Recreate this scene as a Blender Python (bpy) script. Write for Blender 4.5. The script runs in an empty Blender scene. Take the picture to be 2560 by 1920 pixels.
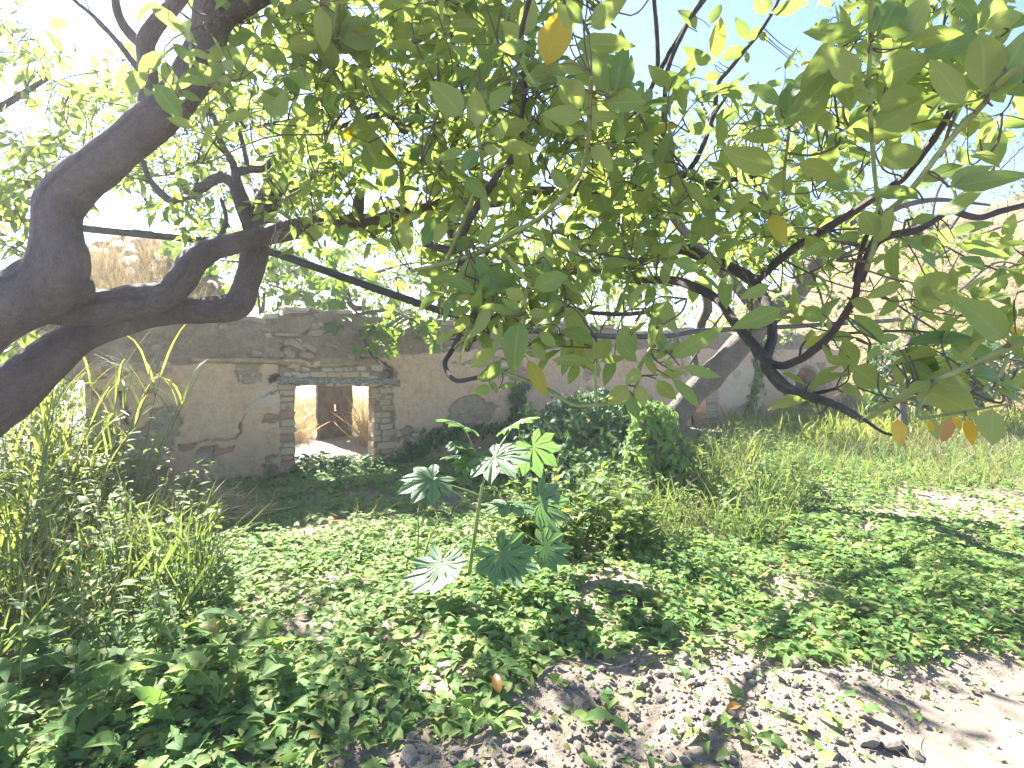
import bpy, bmesh, math, random
import numpy as np
from mathutils import Vector, Matrix

R = math.radians
rng = np.random.default_rng(7)
random.seed(7)
scene = bpy.context.scene
COL = scene.collection

# ------------------------------------------------------------------ camera, sky, sun, exposure
EYE, FPX, HORIZON = 1.45, 560.0, 358.0          # eye height (m), focal length (px of a 1024 wide picture), horizon row
cam = bpy.data.cameras.new('camera')
cam_o = bpy.data.objects.new('camera', cam)
COL.objects.link(cam_o)
cam_o.location = (0, 0, EYE)
cam_o.rotation_euler = (R(90), 0, 0)
cam.sensor_width = 36.0
cam.lens = 36.0 * FPX / 1024.0
cam.shift_y = -(384.0 - HORIZON) / 1024.0
cam.clip_start, cam.clip_end = 0.05, 3000
scene.camera = cam_o

SUN_AZ, SUN_EL = R(-38), R(40)                   # azimuth from +Y (negative = to the left), elevation
world = bpy.data.worlds.new('World')
scene.world = world
world.use_nodes = True
wn = world.node_tree
sky = wn.nodes.new('ShaderNodeTexSky')
sky.sky_type = 'NISHITA'
sky.sun_disc = False
sky.sun_elevation = SUN_EL
sky.sun_rotation = SUN_AZ
sky.air_density, sky.dust_density, sky.ozone_density = 0.75, 0.2, 4.6
wn.nodes['Background'].inputs['Strength'].default_value = 0.038
wn.links.new(sky.outputs[0], wn.nodes['Background'].inputs[0])

sl = bpy.data.lights.new('sun', 'SUN')
sl.energy, sl.angle, sl.color = 3.1, R(0.6), (1.0, 0.94, 0.85)
so = bpy.data.objects.new('sun', sl)
COL.objects.link(so)
to_sun = Vector((math.sin(SUN_AZ) * math.cos(SUN_EL), math.cos(SUN_AZ) * math.cos(SUN_EL), math.sin(SUN_EL)))
so.rotation_euler = to_sun.to_track_quat('Z', 'Y').to_euler()
so.location = (-20, 30, 40)

scene.view_settings.view_transform = 'Standard'
scene.view_settings.look = 'None'
scene.view_settings.gamma = 1
scene.view_settings.use_curve_mapping = False
scene.view_settings.exposure = 3.55
scene.cycles.use_denoising = True
scene.cycles.max_bounces = 12
scene.cycles.transmission_bounces = 8
scene.cycles.diffuse_bounces = 7
scene.cycles.volume_bounces = 1

# ------------------------------------------------------------------ helpers
def P(px, py, Y):
    """World point seen at pixel (px, py) of a 1024x768 picture, Y metres ahead of the eye."""
    return Vector(((px - 512.0) / FPX * Y, Y, EYE + (HORIZON - py) / FPX * Y))

def PX(p):
    y = max(p[1], 0.05)
    return 512 + p[0] / y * FPX, HORIZON - (p[2] - EYE) / y * FPX

TILE = {'r1': (0, 0), 'r2': (320, 0), 'r3': (664, 0), 'r4': (0, 240), 'r5': (320, 240), 'r6': (664, 240)}
def T(t, x, y):                                   # coordinates read off an enlarged tile of the photograph
    ox, oy = TILE[t]
    return ox + x / 5.925, oy + y / 5.925

def hash3(i, j, k, seed):
    n = (i * 374761393 + j * 668265263 + k * 1274126177 + seed * 974711) & 0x7fffffff
    n = ((n ^ (n >> 13)) * 1103515245 + 12345) & 0x7fffffff
    return ((n ^ (n >> 16)) & 0xffff) / 65535.0

def vnoise(p, seed=0):
    p = np.asarray(p, float)
    i = np.floor(p).astype(np.int64); f = p - i
    f = f * f * (3 - 2 * f)
    r = np.zeros(len(p))
    for a in (0, 1):
        for b in (0, 1):
            for c in (0, 1):
                w = (f[:, 0] if a else 1 - f[:, 0]) * (f[:, 1] if b else 1 - f[:, 1]) * (f[:, 2] if c else 1 - f[:, 2])
                r += w * hash3(i[:, 0] + a, i[:, 1] + b, i[:, 2] + c, seed)
    return r * 2 - 1

def fbm(p, seed=0, octs=4, gain=0.5):
    p = np.asarray(p, float)
    r = np.zeros(len(p)); a = 1.0
    for o in range(octs):
        r += a * vnoise(p * (2.03 ** o) + o * 17.3, seed + o)
        a *= gain
    return r

def new_obj(name, me, parent=None, mat=None):
    o = bpy.data.objects.new(name, me)
    COL.objects.link(o)
    if mat is not None and me is not None and not me.materials:
        me.materials.append(mat)
    if parent is not None:
        o.parent = parent
    return o

def tag(o, label=None, cat=None, group=None, kind=None):
    for k, v in (('label', label), ('category', cat), ('group', group), ('kind', kind)):
        if v:
            o[k] = v
    return o

def thing(name, loc, label, cat, group=None):
    o = bpy.data.objects.new(name, None)
    COL.objects.link(o)
    o.location = loc
    o.empty_display_size = 0.1
    return tag(o, label, cat, group)

def mesh_np(name, V, F, uv=None, smooth=True, attrs=None):
    """V (n,3); F list of (m,k) index arrays; uv per vertex; attrs {name: per-vertex float}."""
    me = bpy.data.meshes.new(name)
    V = np.asarray(V, np.float32)
    F = [np.asarray(f, np.int32) for f in F if len(f)]
    loops = np.concatenate([f.ravel() for f in F])
    tot = np.concatenate([np.full(len(f), f.shape[1], np.int32) for f in F])
    start = np.concatenate([[0], np.cumsum(tot)[:-1]]).astype(np.int32)
    me.vertices.add(len(V)); me.vertices.foreach_set('co', V.ravel())
    me.loops.add(len(loops)); me.loops.foreach_set('vertex_index', loops)
    me.polygons.add(len(tot)); me.polygons.foreach_set('loop_start', start)
    try:
        me.polygons.foreach_set('loop_total', tot)
    except Exception:
        pass
    if smooth is not False:
        me.polygons.foreach_set('use_smooth', np.ones(len(tot), bool) if smooth is True else smooth)
    if uv is not None:
        l = me.uv_layers.new(name='UVMap')
        l.data.foreach_set('uv', np.asarray(uv, np.float32)[loops].ravel())
    for k, a in (attrs or {}).items():
        at = me.attributes.new(k, 'FLOAT', 'POINT')
        at.data.foreach_set('value', np.asarray(a, np.float32))
    me.update(calc_edges=True)
    me.validate(clean_customdata=False)
    return me

def frames(axis, normal, scale):
    """(N,4,4) matrices: local Y along axis, local Z near normal."""
    a = np.asarray(axis, float); n = np.asarray(normal, float)
    a = a / np.maximum(np.linalg.norm(a, axis=1, keepdims=True), 1e-9)
    x = np.cross(a, n)
    bad = np.linalg.norm(x, axis=1) < 1e-4
    x[bad] = np.cross(a[bad], np.array([0.31, 0.77, 0.55]))
    x /= np.linalg.norm(x, axis=1, keepdims=True)
    z = np.cross(x, a)
    s = np.asarray(scale, float)
    if s.ndim == 1:
        s = np.stack([s, s, s], 1)
    M = np.zeros((len(a), 4, 4))
    M[:, :3, 0] = x * s[:, :1]; M[:, :3, 1] = a * s[:, 1:2]; M[:, :3, 2] = z * s[:, 2:3]
    M[:, 3, 3] = 1
    return M

class Merge:
    """Collects copies of template meshes (numpy) into one mesh."""
    def __init__(self):
        self.V, self.F3, self.F4, self.UV, self.T = [], [], [], [], []
        self.n = 0
    def add(self, V, F, uv=None, tone=0.5):
        V = np.asarray(V, float)
        for f in F:
            f = np.asarray(f)
            if len(f):
                (self.F3 if f.shape[1] == 3 else self.F4).append(f + self.n)
        self.V.append(V)
        self.UV.append(np.zeros((len(V), 2)) if uv is None else np.asarray(uv))
        self.T.append(np.full(len(V), tone) if np.isscalar(tone) else np.asarray(tone))
        self.n += len(V)
    def add_many(self, tpl, M, tone):
        V, F, uv = tpl
        N, k = len(M), len(V)
        if N == 0:
            return
        Vh = np.concatenate([V, np.ones((k, 1))], 1)
        W = np.einsum('nij,kj->nki', M[:, :3, :], Vh).reshape(-1, 3)
        off = (np.arange(N) * k)
        fs = []
        for f in F:
            f = np.asarray(f)
            fs.append((f[None] + off[:, None, None]).reshape(-1, f.shape[1]))
        self.add(W, fs, np.tile(uv, (N, 1)), np.repeat(tone, k))
    def build(self, name, mat, parent=None, smooth=True, origin=None):
        V = np.concatenate(self.V)
        if origin is not None:
            V = V - np.asarray(origin)
        F = []
        if self.F3: F.append(np.concatenate(self.F3))
        if self.F4: F.append(np.concatenate(self.F4))
        me = mesh_np(name, V, F, np.concatenate(self.UV), smooth, {'tone': np.concatenate(self.T)})
        return new_obj(name, me, parent, mat)

def catmull(pts, per=6):
    pts = np.asarray(pts, float)
    if len(pts) < 3:
        t = np.linspace(0, 1, per + 1)[:, None]
        return pts[0] * (1 - t) + pts[-1] * t
    p = np.vstack([2 * pts[0] - pts[1], pts, 2 * pts[-1] - pts[-2]])
    out = []
    for i in range(1, len(p) - 2):
        t = np.linspace(0, 1, per, endpoint=False)[:, None]
        a, b, c, d = p[i - 1], p[i], p[i + 1], p[i + 2]
        out.append(0.5 * ((2 * b) + (-a + c) * t + (2 * a - 5 * b + 4 * c - d) * t ** 2 + (-a + 3 * b - 3 * c + d) * t ** 3))
    out.append(p[-2][None])
    return np.vstack(out)

def tube(path, rad, sides=8, bump=0.0, seed=0, round_end=False):
    path = np.asarray(path, float)
    n = len(path)
    rad = np.broadcast_to(np.asarray(rad, float), (n,)).copy()
    tan = np.gradient(path, axis=0)
    tan /= np.maximum(np.linalg.norm(tan, axis=1, keepdims=True), 1e-9)
    u = np.cross(tan[0], [0.3, 0.2, 0.93]); u /= np.linalg.norm(u)
    U = [u]
    for i in range(1, n):
        u = U[-1] - tan[i] * np.dot(U[-1], tan[i])
        U.append(u / max(np.linalg.norm(u), 1e-9))
    U = np.array(U); W = np.cross(tan, U)
    th = np.linspace(0, 2 * np.pi, sides, endpoint=False)
    ring = U[:, None] * np.cos(th)[None, :, None] + W[:, None] * np.sin(th)[None, :, None]
    rr = np.repeat(rad[:, None], sides, 1)
    if bump:
        q = (path[:, None] + ring * rad[:, None, None])
        s = 1.0 / max(rad.max() * 1.6, 0.01)
        rr = rr * (1 + bump * fbm((q * s).reshape(-1, 3), seed, 3).reshape(n, sides))
        if sides >= 20:                               # bark ridges running along the limb
            L_ = np.concatenate([[0], np.cumsum(np.linalg.norm(np.diff(path, axis=0), axis=1))])
            g_ = np.stack([np.tile(np.cos(th) * 3.2, n), np.tile(np.sin(th) * 3.2, n), np.repeat(L_ * 4.5, sides)], 1)
            rr = rr * (1 + .045 * (1 - np.abs(fbm(g_, seed + 9, 3)) * 1.6).reshape(n, sides) + .02 * fbm((q * 38).reshape(-1, 3), seed + 4, 2).reshape(n, sides))
    V = path[:, None] + ring * rr[..., None]
    V = V.reshape(-1, 3)
    L = np.concatenate([[0], np.cumsum(np.linalg.norm(np.diff(path, axis=0), axis=1))])
    uv = np.stack([np.tile(np.arange(sides) / sides, n), np.repeat(L, sides)], 1)
    i = np.arange(n - 1)[:, None] * sides; j = np.arange(sides)[None]; j2 = (j + 1) % sides
    Q = np.stack([i + j, i + j2, i + sides + j2, i + sides + j], -1).reshape(-1, 4)
    ca, cb = len(V), len(V) + 1
    V = np.vstack([V, path[0] - tan[0] * rad[0] * 0.3, path[-1] + tan[-1] * rad[-1] * (0.6 if round_end else 0.2)])
    uv = np.vstack([uv, [0, 0], [0, L[-1]]])
    a = np.arange(sides); b = (a + 1) % sides
    T3 = np.vstack([np.stack([np.full(sides, ca), b, a], 1), np.stack([np.full(sides, cb), (n - 1) * sides + a, (n - 1) * sides + b], 1)])
    return V, [Q, T3], uv

# ------------------------------------------------------------------ leaf and blade templates: (verts, faces, uv), unit length along +Y, face up +Z
def leaf_tpl(W=0.42, n=7, fold=0.25, curl=0.5, wav=0.03, seed=0, petiole=0.1, base_pow=0.78, tip_pow=0.86):
    r = np.random.default_rng(seed)
    t = np.concatenate([[0, petiole], petiole + (1 - petiole) * np.linspace(0, 1, n + 1)[1:]])
    V, uv = [], []
    y = z = 0.0
    prev = 0.0
    side_bend = r.uniform(-0.12, 0.12)
    for k, tt in enumerate(t):
        ang = curl * (tt - 0.25)
        dl = tt - prev; prev = tt
        y += dl * math.cos(ang); z -= dl * math.sin(ang)
        s = max(0.0, (tt - petiole) / (1 - petiole))
        w = 0.012 if k < 2 else W * 0.5 * (math.sin(math.pi * min(1, s ** base_pow)) ** tip_pow)
        w = max(w, 0.012 if k < 2 else 0.0015)
        cx = side_bend * s * s * 0.5
        wl, wr = w * (1 + r.uniform(-.08, .08)), w * (1 + r.uniform(-.08, .08))
        V += [(cx - wl, y, z + fold * wl + r.uniform(-wav, wav)), (cx, y, z), (cx + wr, y, z + fold * wr + r.uniform(-wav, wav))]
        uv += [(0, s), (0.5, s), (1, s)]
    F = []
    for k in range(len(t) - 1):
        a = k * 3
        F += [(a, a + 1, a + 4, a + 3), (a + 1, a + 2, a + 5, a + 4)]
    return np.array(V), [np.array(F)], np.array(uv)

def palm_tpl(lobes, sin_r=0.36, serr=0.03, wid=0.17, cup=0.25, seed=0, notch=True):
    """Palmate leaf, stalk at the origin, middle lobe along +Y. lobes = [(angle, length)]."""
    r = np.random.default_rng(seed)
    pts, us = [], []
    la = [l[0] for l in lobes]
    for k, (a, l) in enumerate(lobes):
        e = np.array([math.sin(R(a)), math.cos(R(a))]); p = np.array([e[1], -e[0]])
        prof = [(0.50, 0.85), (0.62, 1.0), (0.72, 0.9), (0.82, 0.62), (0.92, 0.3)]
        if k == 0:
            b = R(a - 26); pts.append(np.array([math.sin(b), math.cos(b)]) * sin_r * 0.7); us.append(1.0)
        for f, w in prof:
            pts.append(e * l * f - p * wid * w * l * (1 + r.uniform(-.1, .1))); us.append(0.8)
            if serr:
                pts.append(e * l * (f + 0.035) - p * (wid * w * l - serr)); us.append(0.7)
        pts.append(e * l); us.append(0.0)
        for f, w in prof[::-1]:
            if serr:
                pts.append(e * l * (f + 0.035) + p * (wid * w * l - serr)); us.append(0.7)
            pts.append(e * l * f + p * wid * w * l * (1 + r.uniform(-.1, .1))); us.append(0.8)
        if k < len(lobes) - 1:
            b = R((a + la[k + 1]) / 2); pts.append(np.array([math.sin(b), math.cos(b)]) * sin_r * (1 + r.uniform(-.1, .1))); us.append(1.0)
        else:
            b = R(a + 26); pts.append(np.array([math.sin(b), math.cos(b)]) * sin_r * 0.7); us.append(1.0)
    pts = np.array(pts); n = len(pts)
    mid = pts * 0.5
    def zz(q, u):
        rr = np.linalg.norm(q, axis=1)
        return cup * (0.5 * rr - 0.75 * rr ** 2) + 0.05 * (np.asarray(u) - 0.4) + 0.02 * np.sin(q[:, 0] * 9 + seed) * rr
    V = np.vstack([[[0, 0, 0]], np.c_[mid, zz(mid, us)], np.c_[pts, zz(pts, us)]])
    uv = np.vstack([[[0.5, 0]], np.c_[0.5 + 0.5 * np.array(us), np.full(n, 0.5)], np.c_[0.5 + 0.5 * np.array(us), np.ones(n)]])
    k = np.arange(n - 1)
    T3 = np.stack([np.zeros(n - 1, int), 1 + k + 1, 1 + k], 1)
    Q = np.stack([1 + k, 1 + k + 1, 1 + n + k + 1, 1 + n + k], 1)
    return V, [T3, Q], uv

def arrow_tpl(seed=0, W=0.3, curl=0.25):
    """Small arrow-shaped bindweed leaf."""
    r = np.random.default_rng(seed)
    j = lambda a: r.uniform(-a, a)
    f = 0.25
    mid = [(0, 0), (0, .33), (0, .68), (0, 1.0)]
    L = [(-.30 + j(.05), -.20 + j(.05)), (-W + j(.03), .16), (-W * .72 + j(.02), .55), ]
    V = [(0, 0, 0), (0, .33, -.02), (0, .68, -.05 - curl * .12), (0, 1, -.1 - curl * .4)]
    for sgn in (-1, 1):
        for x, y in L:
            x = abs(x) * sgn
            V.append((x, y, f * abs(x) - (0.1 if y < 0 else 0) - curl * max(0, y) ** 2 * .3 + j(.03)))
    uv = [(.5, 0), (.5, .33), (.5, .68), (.5, 1), (0, 0), (0, .2), (0, .6), (1, 0), (1, .2), (1, .6)]
    F4 = [(0, 1, 5, 4), (1, 2, 6, 5), (0, 7, 8, 1), (1, 8, 9, 2)]
    F3 = [(2, 3, 6), (2, 9, 3)]
    return np.array(V, float), [np.array(F4), np.array(F3)], np.array(uv, float)

def blade_tpl(n=5, w=0.02, bend=1.2, seed=0):
    r = np.random.default_rng(seed)
    V, uv = [], []
    y = z = 0.0
    tw = r.uniform(-.5, .5)
    for k in range(n + 1):
        t = k / n
        ww = w * (1 - t ** 2.2) * (0.55 + 0.45 * min(1, t * 4)) + 0.0006
        c, s = math.cos(tw * t), math.sin(tw * t)
        V += [(-ww * c, y, z - ww * s), (ww * c, y, z + ww * s)]
        uv += [(0, t), (1, t)]
        a = bend * t ** 1.5
        y += math.cos(a) / n; z -= math.sin(a) / n
    F = [(2 * k, 2 * k + 1, 2 * k + 3, 2 * k + 2) for k in range(n)]
    return np.array(V), [np.array(F)], np.array(uv)

LEAF = [leaf_tpl(W, 7, fo, cu, .02, s) for s, (W, fo, cu) in enumerate([(.36, .25, .5), (.40, .35, .9), (.45, .2, .3), (.32, .45, 1.2), (.39, .15, .1), (.43, .3, .8), (.34, .3, -.3), (.48, .25, .6)])]
SMALL = [leaf_tpl(W, 3, fo, cu, .02, 20 + s) for s, (W, fo, cu) in enumerate([(.42, .3, .5), (.5, .2, .8), (.38, .4, .2), (.55, .25, .5)])]
NARROW = [leaf_tpl(W, 3, .3, cu, .01, 40 + s, .05) for s, (W, cu) in enumerate([(.22, .5), (.26, .9), (.3, .3)])]
ARROW = [arrow_tpl(s, W, c) for s, (W, c) in enumerate([(.26, .2), (.32, .5), (.22, .1), (.36, .3), (.29, .7), (.4, .4)])]
BLADE = [blade_tpl(5, w, b, s) for s, (w, b) in enumerate([(.012, .6), (.016, 1.1), (.010, 1.7), (.02, 2.1), (.014, .25)])]
STRAW = [blade_tpl(4, w, b, 9 + s) for s, (w, b) in enumerate([(.007, .6), (.009, 1.3), (.006, 2.2)])]
FIG = [palm_tpl([(-105, .55), (-52, .85), (0, 1.0), (52, .85), (105, .55)], .45, .0, .24, c, s) for s, c in enumerate((.3, .6, -.2))]
CASTOR = [palm_tpl([(-142, .62), (-100, .78), (-62, .9), (-28, .98), (8, 1.0), (42, .95), (78, .85), (120, .7)], .46, .02, .225, c, 5 + s) for s, c in enumerate((.4, -.9, .7))]

# ------------------------------------------------------------------ materials
def lin(c):
    return tuple((v / 12.92 if v <= 0.04045 else ((v + 0.055) / 1.055) ** 2.4) for v in c)

def new_mat(name):
    m = bpy.data.materials.new(name)
    m.use_nodes = True
    nt = m.node_tree
    b = nt.nodes['Principled BSDF']
    return m, nt, b

def N(nt, kind, **kw):
    n = nt.nodes.new(kind)
    for k, v in kw.items():
        if hasattr(n, k):
            setattr(n, k, v)
        else:
            n.inputs[k.replace('_', ' ')].default_value = v
    return n

def math_n(nt, op, a, b=None, clamp=False):
    n = nt.nodes.new('ShaderNodeMath'); n.operation = op; n.use_clamp = clamp
    for i, v in enumerate((a, b)):
        if v is None: continue
        if isinstance(v, (int, float)): n.inputs[i].default_value = v
        else: nt.links.new(v, n.inputs[i])
    return n.outputs[0]

def ramp(nt, fac, stops, interp='LINEAR'):
    n = nt.nodes.new('ShaderNodeValToRGB')
    cr = n.color_ramp; cr.interpolation = interp
    while len(cr.elements) < len(stops): cr.elements.new(0.5)
    for e, (p, c) in zip(cr.elements, stops):
        e.position = p; e.color = (*c, 1)
    nt.links.new(fac, n.inputs[0])
    return n.outputs[0]

def mix(nt, fac, a, b, blend='MIX'):
    n = nt.nodes.new('ShaderNodeMix'); n.data_type = 'RGBA'; n.blend_type = blend
    for sock, v in ((n.inputs[0], fac), (n.inputs[6], a), (n.inputs[7], b)):
        if isinstance(v, (int, float)): sock.default_value = v
        elif isinstance(v, tuple): sock.default_value = (*v, 1)
        else: nt.links.new(v, sock)
    return n.outputs[2]

def noise(nt, scale, detail=4, rough=0.55, vec=None, out=0):
    n = N(nt, 'ShaderNodeTexNoise'); n.inputs['Scale'].default_value = scale
    n.inputs['Detail'].default_value = detail; n.inputs['Roughness'].default_value = rough
    if vec is not None: nt.links.new(vec, n.inputs['Vector'])
    return n.outputs[out]

def bump(nt, b, h, strength=0.5, dist=0.02):
    n = N(nt, 'ShaderNodeBump'); n.inputs['Strength'].default_value = strength; n.inputs['Distance'].default_value = dist
    nt.links.new(h, n.inputs['Height']); nt.links.new(n.outputs[0], b.inputs['Normal'])

def objco(nt):
    return N(nt, 'ShaderNodeTexCoord').outputs['Object']

def pos(nt):
    return N(nt, 'ShaderNodeNewGeometry').outputs['Position']

def leaf_mat(name, stops, trans, tw=0.42, rough=0.42, vein=0.35, nveins=8, pale=0.25, spec=0.4):
    """Leaf: tone per leaf (attribute + object random) through a colour ramp, pale midrib and side veins, paler underside, translucent."""
    m, nt, b = new_mat(name)
    at = N(nt, 'ShaderNodeAttribute'); at.attribute_name = 'tone'
    oi = N(nt, 'ShaderNodeObjectInfo')
    t = math_n(nt, 'FRACT', math_n(nt, 'ADD', at.outputs['Fac'], oi.outputs['Random']))
    col = ramp(nt, t, stops)
    uv = N(nt, 'ShaderNodeUVMap'); sp = N(nt, 'ShaderNodeSeparateXYZ')
    nt.links.new(uv.outputs[0], sp.inputs[0])
    au = math_n(nt, 'ABSOLUTE', math_n(nt, 'SUBTRACT', sp.outputs[0], 0.5))
    mid = math_n(nt, 'SUBTRACT', 1.0, math_n(nt, 'MULTIPLY', au, 14.0), True)
    ph = math_n(nt, 'SUBTRACT', math_n(nt, 'MULTIPLY', sp.outputs[1], float(nveins)), math_n(nt, 'MULTIPLY', au, 4.0))
    sv = math_n(nt, 'SUBTRACT', 1.0, math_n(nt, 'MULTIPLY', math_n(nt, 'ABSOLUTE', math_n(nt, 'SUBTRACT', math_n(nt, 'FRACT', ph), 0.5)), 9.0), True)
    v = math_n(nt, 'MAXIMUM', mid, math_n(nt, 'MULTIPLY', sv, 0.35))
    lighter = mix(nt, 0.55, col, (0.42, 0.48, 0.22))
    col = mix(nt, math_n(nt, 'MULTIPLY', v, vein), col, lighter)
    nz = noise(nt, 30, 3, 0.6, pos(nt))
    col = mix(nt, math_n(nt, 'MULTIPLY', math_n(nt, 'SUBTRACT', nz, 0.45), 0.9, True), col, mix(nt, 0.45, col, (0.30, 0.28, 0.09)))
    geo = N(nt, 'ShaderNodeNewGeometry')
    under = mix(nt, 1.0, col, (0, 0, 0)); 
    col2 = mix(nt, math_n(nt, 'MULTIPLY', geo.outputs['Backfacing'], pale), col, (0.26, 0.32, 0.14))
    nt.links.new(col2, b.inputs['Base Color'])
    b.inputs['Roughness'].default_value = rough
    b.inputs['Specular IOR Level'].default_value = spec
    bump(nt, b, math_n(nt, 'ADD', math_n(nt, 'MULTIPLY', v, -1.0), nz), 0.25, 0.004)
    tr = N(nt, 'ShaderNodeBsdfTranslucent')
    nt.links.new(mix(nt, 0.5, mix(nt, 1.0, col, trans, 'MULTIPLY'), trans), tr.inputs[0])
    ms = N(nt, 'ShaderNodeMixShader'); ms.inputs[0].default_value = tw
    nt.links.new(b.outputs[0], ms.inputs[1]); nt.links.new(tr.outputs[0], ms.inputs[2])
    nt.links.new(ms.outputs[0], nt.nodes['Material Output'].inputs[0])
    return m

GREEN = [(0, (.09, .18, .06)), (.3, (.17, .245, .065)), (.6, (.225, .285, .08)), (.92, (.28, .32, .09)), (.975, (.26, .27, .05)), (.99, (.42, .34, .03)), (1, (.50, .36, .03))]
M = {}
M['citrus'] = leaf_mat('citrus_leaf', GREEN, (.48, .60, .14), .48, vein=.6)
M['far_leaf'] = leaf_mat('far_leaf', [(0, (.09, .17, .055)), (.5, (.16, .24, .07)), (.94, (.24, .29, .08)), (1, (.36, .32, .05))], (.46, .58, .14), .46, vein=.2)
M['dark_leaf'] = leaf_mat('dark_leaf', [(0, (.02, .06, .025)), (.6, (.04, .09, .035)), (1, (.06, .11, .035))], (.16, .30, .06), .3)
M['yellow'] = leaf_mat('yellow_leaf', [(0, (.48, .36, .03)), (1, (.55, .40, .04))], (.8, .55, .04), .4)
M['orange'] = leaf_mat('orange_leaf', [(0, (.42, .20, .05)), (1, (.50, .26, .07))], (.7, .3, .06), .35)
M['fig'] = leaf_mat('fig_leaf', [(0, (.06, .13, .03)), (.6, (.10, .18, .04)), (1, (.14, .21, .05))], (.42, .60, .08), .5, nveins=1)
M['castor'] = leaf_mat('castor_leaf', [(0, (.09, .17, .10)), (1, (.13, .20, .115))], (.34, .56, .14), .34, rough=.52, vein=.6, nveins=1, spec=.3)
M['bind'] = leaf_mat('bindweed_leaf', [(0, (.085, .19, .06)), (.5, (.14, .25, .075)), (.9, (.21, .30, .09)), (.98, (.18, .21, .06)), (1, (.3, .26, .08))], (.44, .62, .15), .42, rough=.66, vein=.25, spec=.22)
M['ivy'] = leaf_mat('ivy_leaf', [(0, (.035, .10, .045)), (.6, (.065, .15, .06)), (.97, (.10, .18, .065)), (1, (.4, .32, .04))], (.2, .36, .07), .3, rough=.58, spec=.25)
M['weed'] = leaf_mat('weed_leaf', [(0, (.07, .14, .055)), (.5, (.12, .19, .07)), (.8, (.17, .22, .075)), (1, (.24, .22, .08))], (.42, .56, .13), .42, rough=.6, vein=.15, spec=.2)
M['grass'] = leaf_mat('grass_blade', [(0, (.09, .16, .05)), (.6, (.17, .23, .06)), (1, (.27, .26, .09))], (.58, .64, .12), .45, spec=.25, vein=.3, nveins=0)
M['straw'] = leaf_mat('dry_straw', [(0, (.30, .225, .125)), (.6, (.42, .33, .19)), (1, (.52, .43, .27))], (.6, .46, .22), .3, rough=.6, vein=.1, nveins=0)

M['brown_grass'] = leaf_mat('brown_grass', [(0, (.12, .13, .06)), (.5, (.19, .16, .09)), (1, (.28, .23, .13))], (.42, .36, .15), .3, rough=.7, vein=.1, nveins=0)

def bark_mat(name, a, b_, c, scale=1.0, bs=0.9):
    m, nt, b = new_mat(name)
    p = objco(nt)
    mp = N(nt, 'ShaderNodeMapping'); mp.inputs['Scale'].default_value = (scale, scale, scale); nt.links.new(p, mp.inputs[0]); p = mp.outputs[0]
    n1 = noise(nt, 7, 5, .6, p); n2 = noise(nt, 42, 6, .7, p)
    vo = N(nt, 'ShaderNodeTexVoronoi'); vo.inputs['Scale'].default_value = 26; nt.links.new(p, vo.inputs['Vector'])
    col = ramp(nt, n1, [(.3, a), (.55, b_), (.75, c)])
    col = mix(nt, math_n(nt, 'MULTIPLY', math_n(nt, 'SUBTRACT', n2, .42), 1.5, True), mix(nt, .5, col, (.03, .025, .025)), col)
    lich = math_n(nt, 'MULTIPLY', math_n(nt, 'SUBTRACT', noise(nt, 17, 4, .7, p), .64), 6.0, True)
    col = mix(nt, math_n(nt, 'MULTIPLY', lich, .5), col, (.34, .33, .28))
    nt.links.new(col, b.inputs['Base Color'])
    b.inputs['Roughness'].default_value = .85
    uvn = N(nt, 'ShaderNodeUVMap'); mu = N(nt, 'ShaderNodeMapping'); mu.inputs['Scale'].default_value = (9, 7, 1); nt.links.new(uvn.outputs[0], mu.inputs[0])
    fis = math_n(nt, 'ABSOLUTE', math_n(nt, 'SUBTRACT', noise(nt, 1.0, 6, .65, mu.outputs[0]), .5))
    h = math_n(nt, 'ADD', math_n(nt, 'ADD', n2, math_n(nt, 'MULTIPLY', vo.outputs['Distance'], .5)), math_n(nt, 'MULTIPLY', math_n(nt, 'MINIMUM', math_n(nt, 'MULTIPLY', fis, 9.0), 1.0), .6))
    bump(nt, b, h, bs, .03)
    return m
M['bark'] = bark_mat('grey_bark', (.19, .15, .16), (.26, .215, .22), (.33, .29, .28))
M['pale_bark'] = bark_mat('pale_bark', (.24, .19, .165), (.33, .27, .24), (.42, .36, .32))
M['twig'] = bark_mat('twig_bark', (.14, .12, .075), (.19, .165, .10), (.24, .21, .13), 2, .4)
def plain(name, col, rough=.6, var=.35, sc=20, bs=.2, dist=.004):
    m, nt, b = new_mat(name)
    p = objco(nt); n1 = noise(nt, sc, 5, .6, p)
    dark = tuple(v * (1 - var) for v in col); light = tuple(min(1, v * (1 + var)) for v in col)
    nt.links.new(ramp(nt, n1, [(.3, dark), (.7, light)]), b.inputs['Base Color'])
    b.inputs['Roughness'].default_value = rough
    bump(nt, b, n1, bs, dist)
    return m
M['shoot'] = plain('green_shoot', (.17, .21, .07), .5, .3, 30)
M['castor_stem'] = plain('castor_stem', (.22, .28, .10), .4, .25, 25)
M['pipe'] = plain('black_polyethylene', (.022, .025, .03), .38, .4, 9, .15)
M['sapling'] = plain('weed_stem', (.16, .18, .07), .6, .4, 30)

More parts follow.
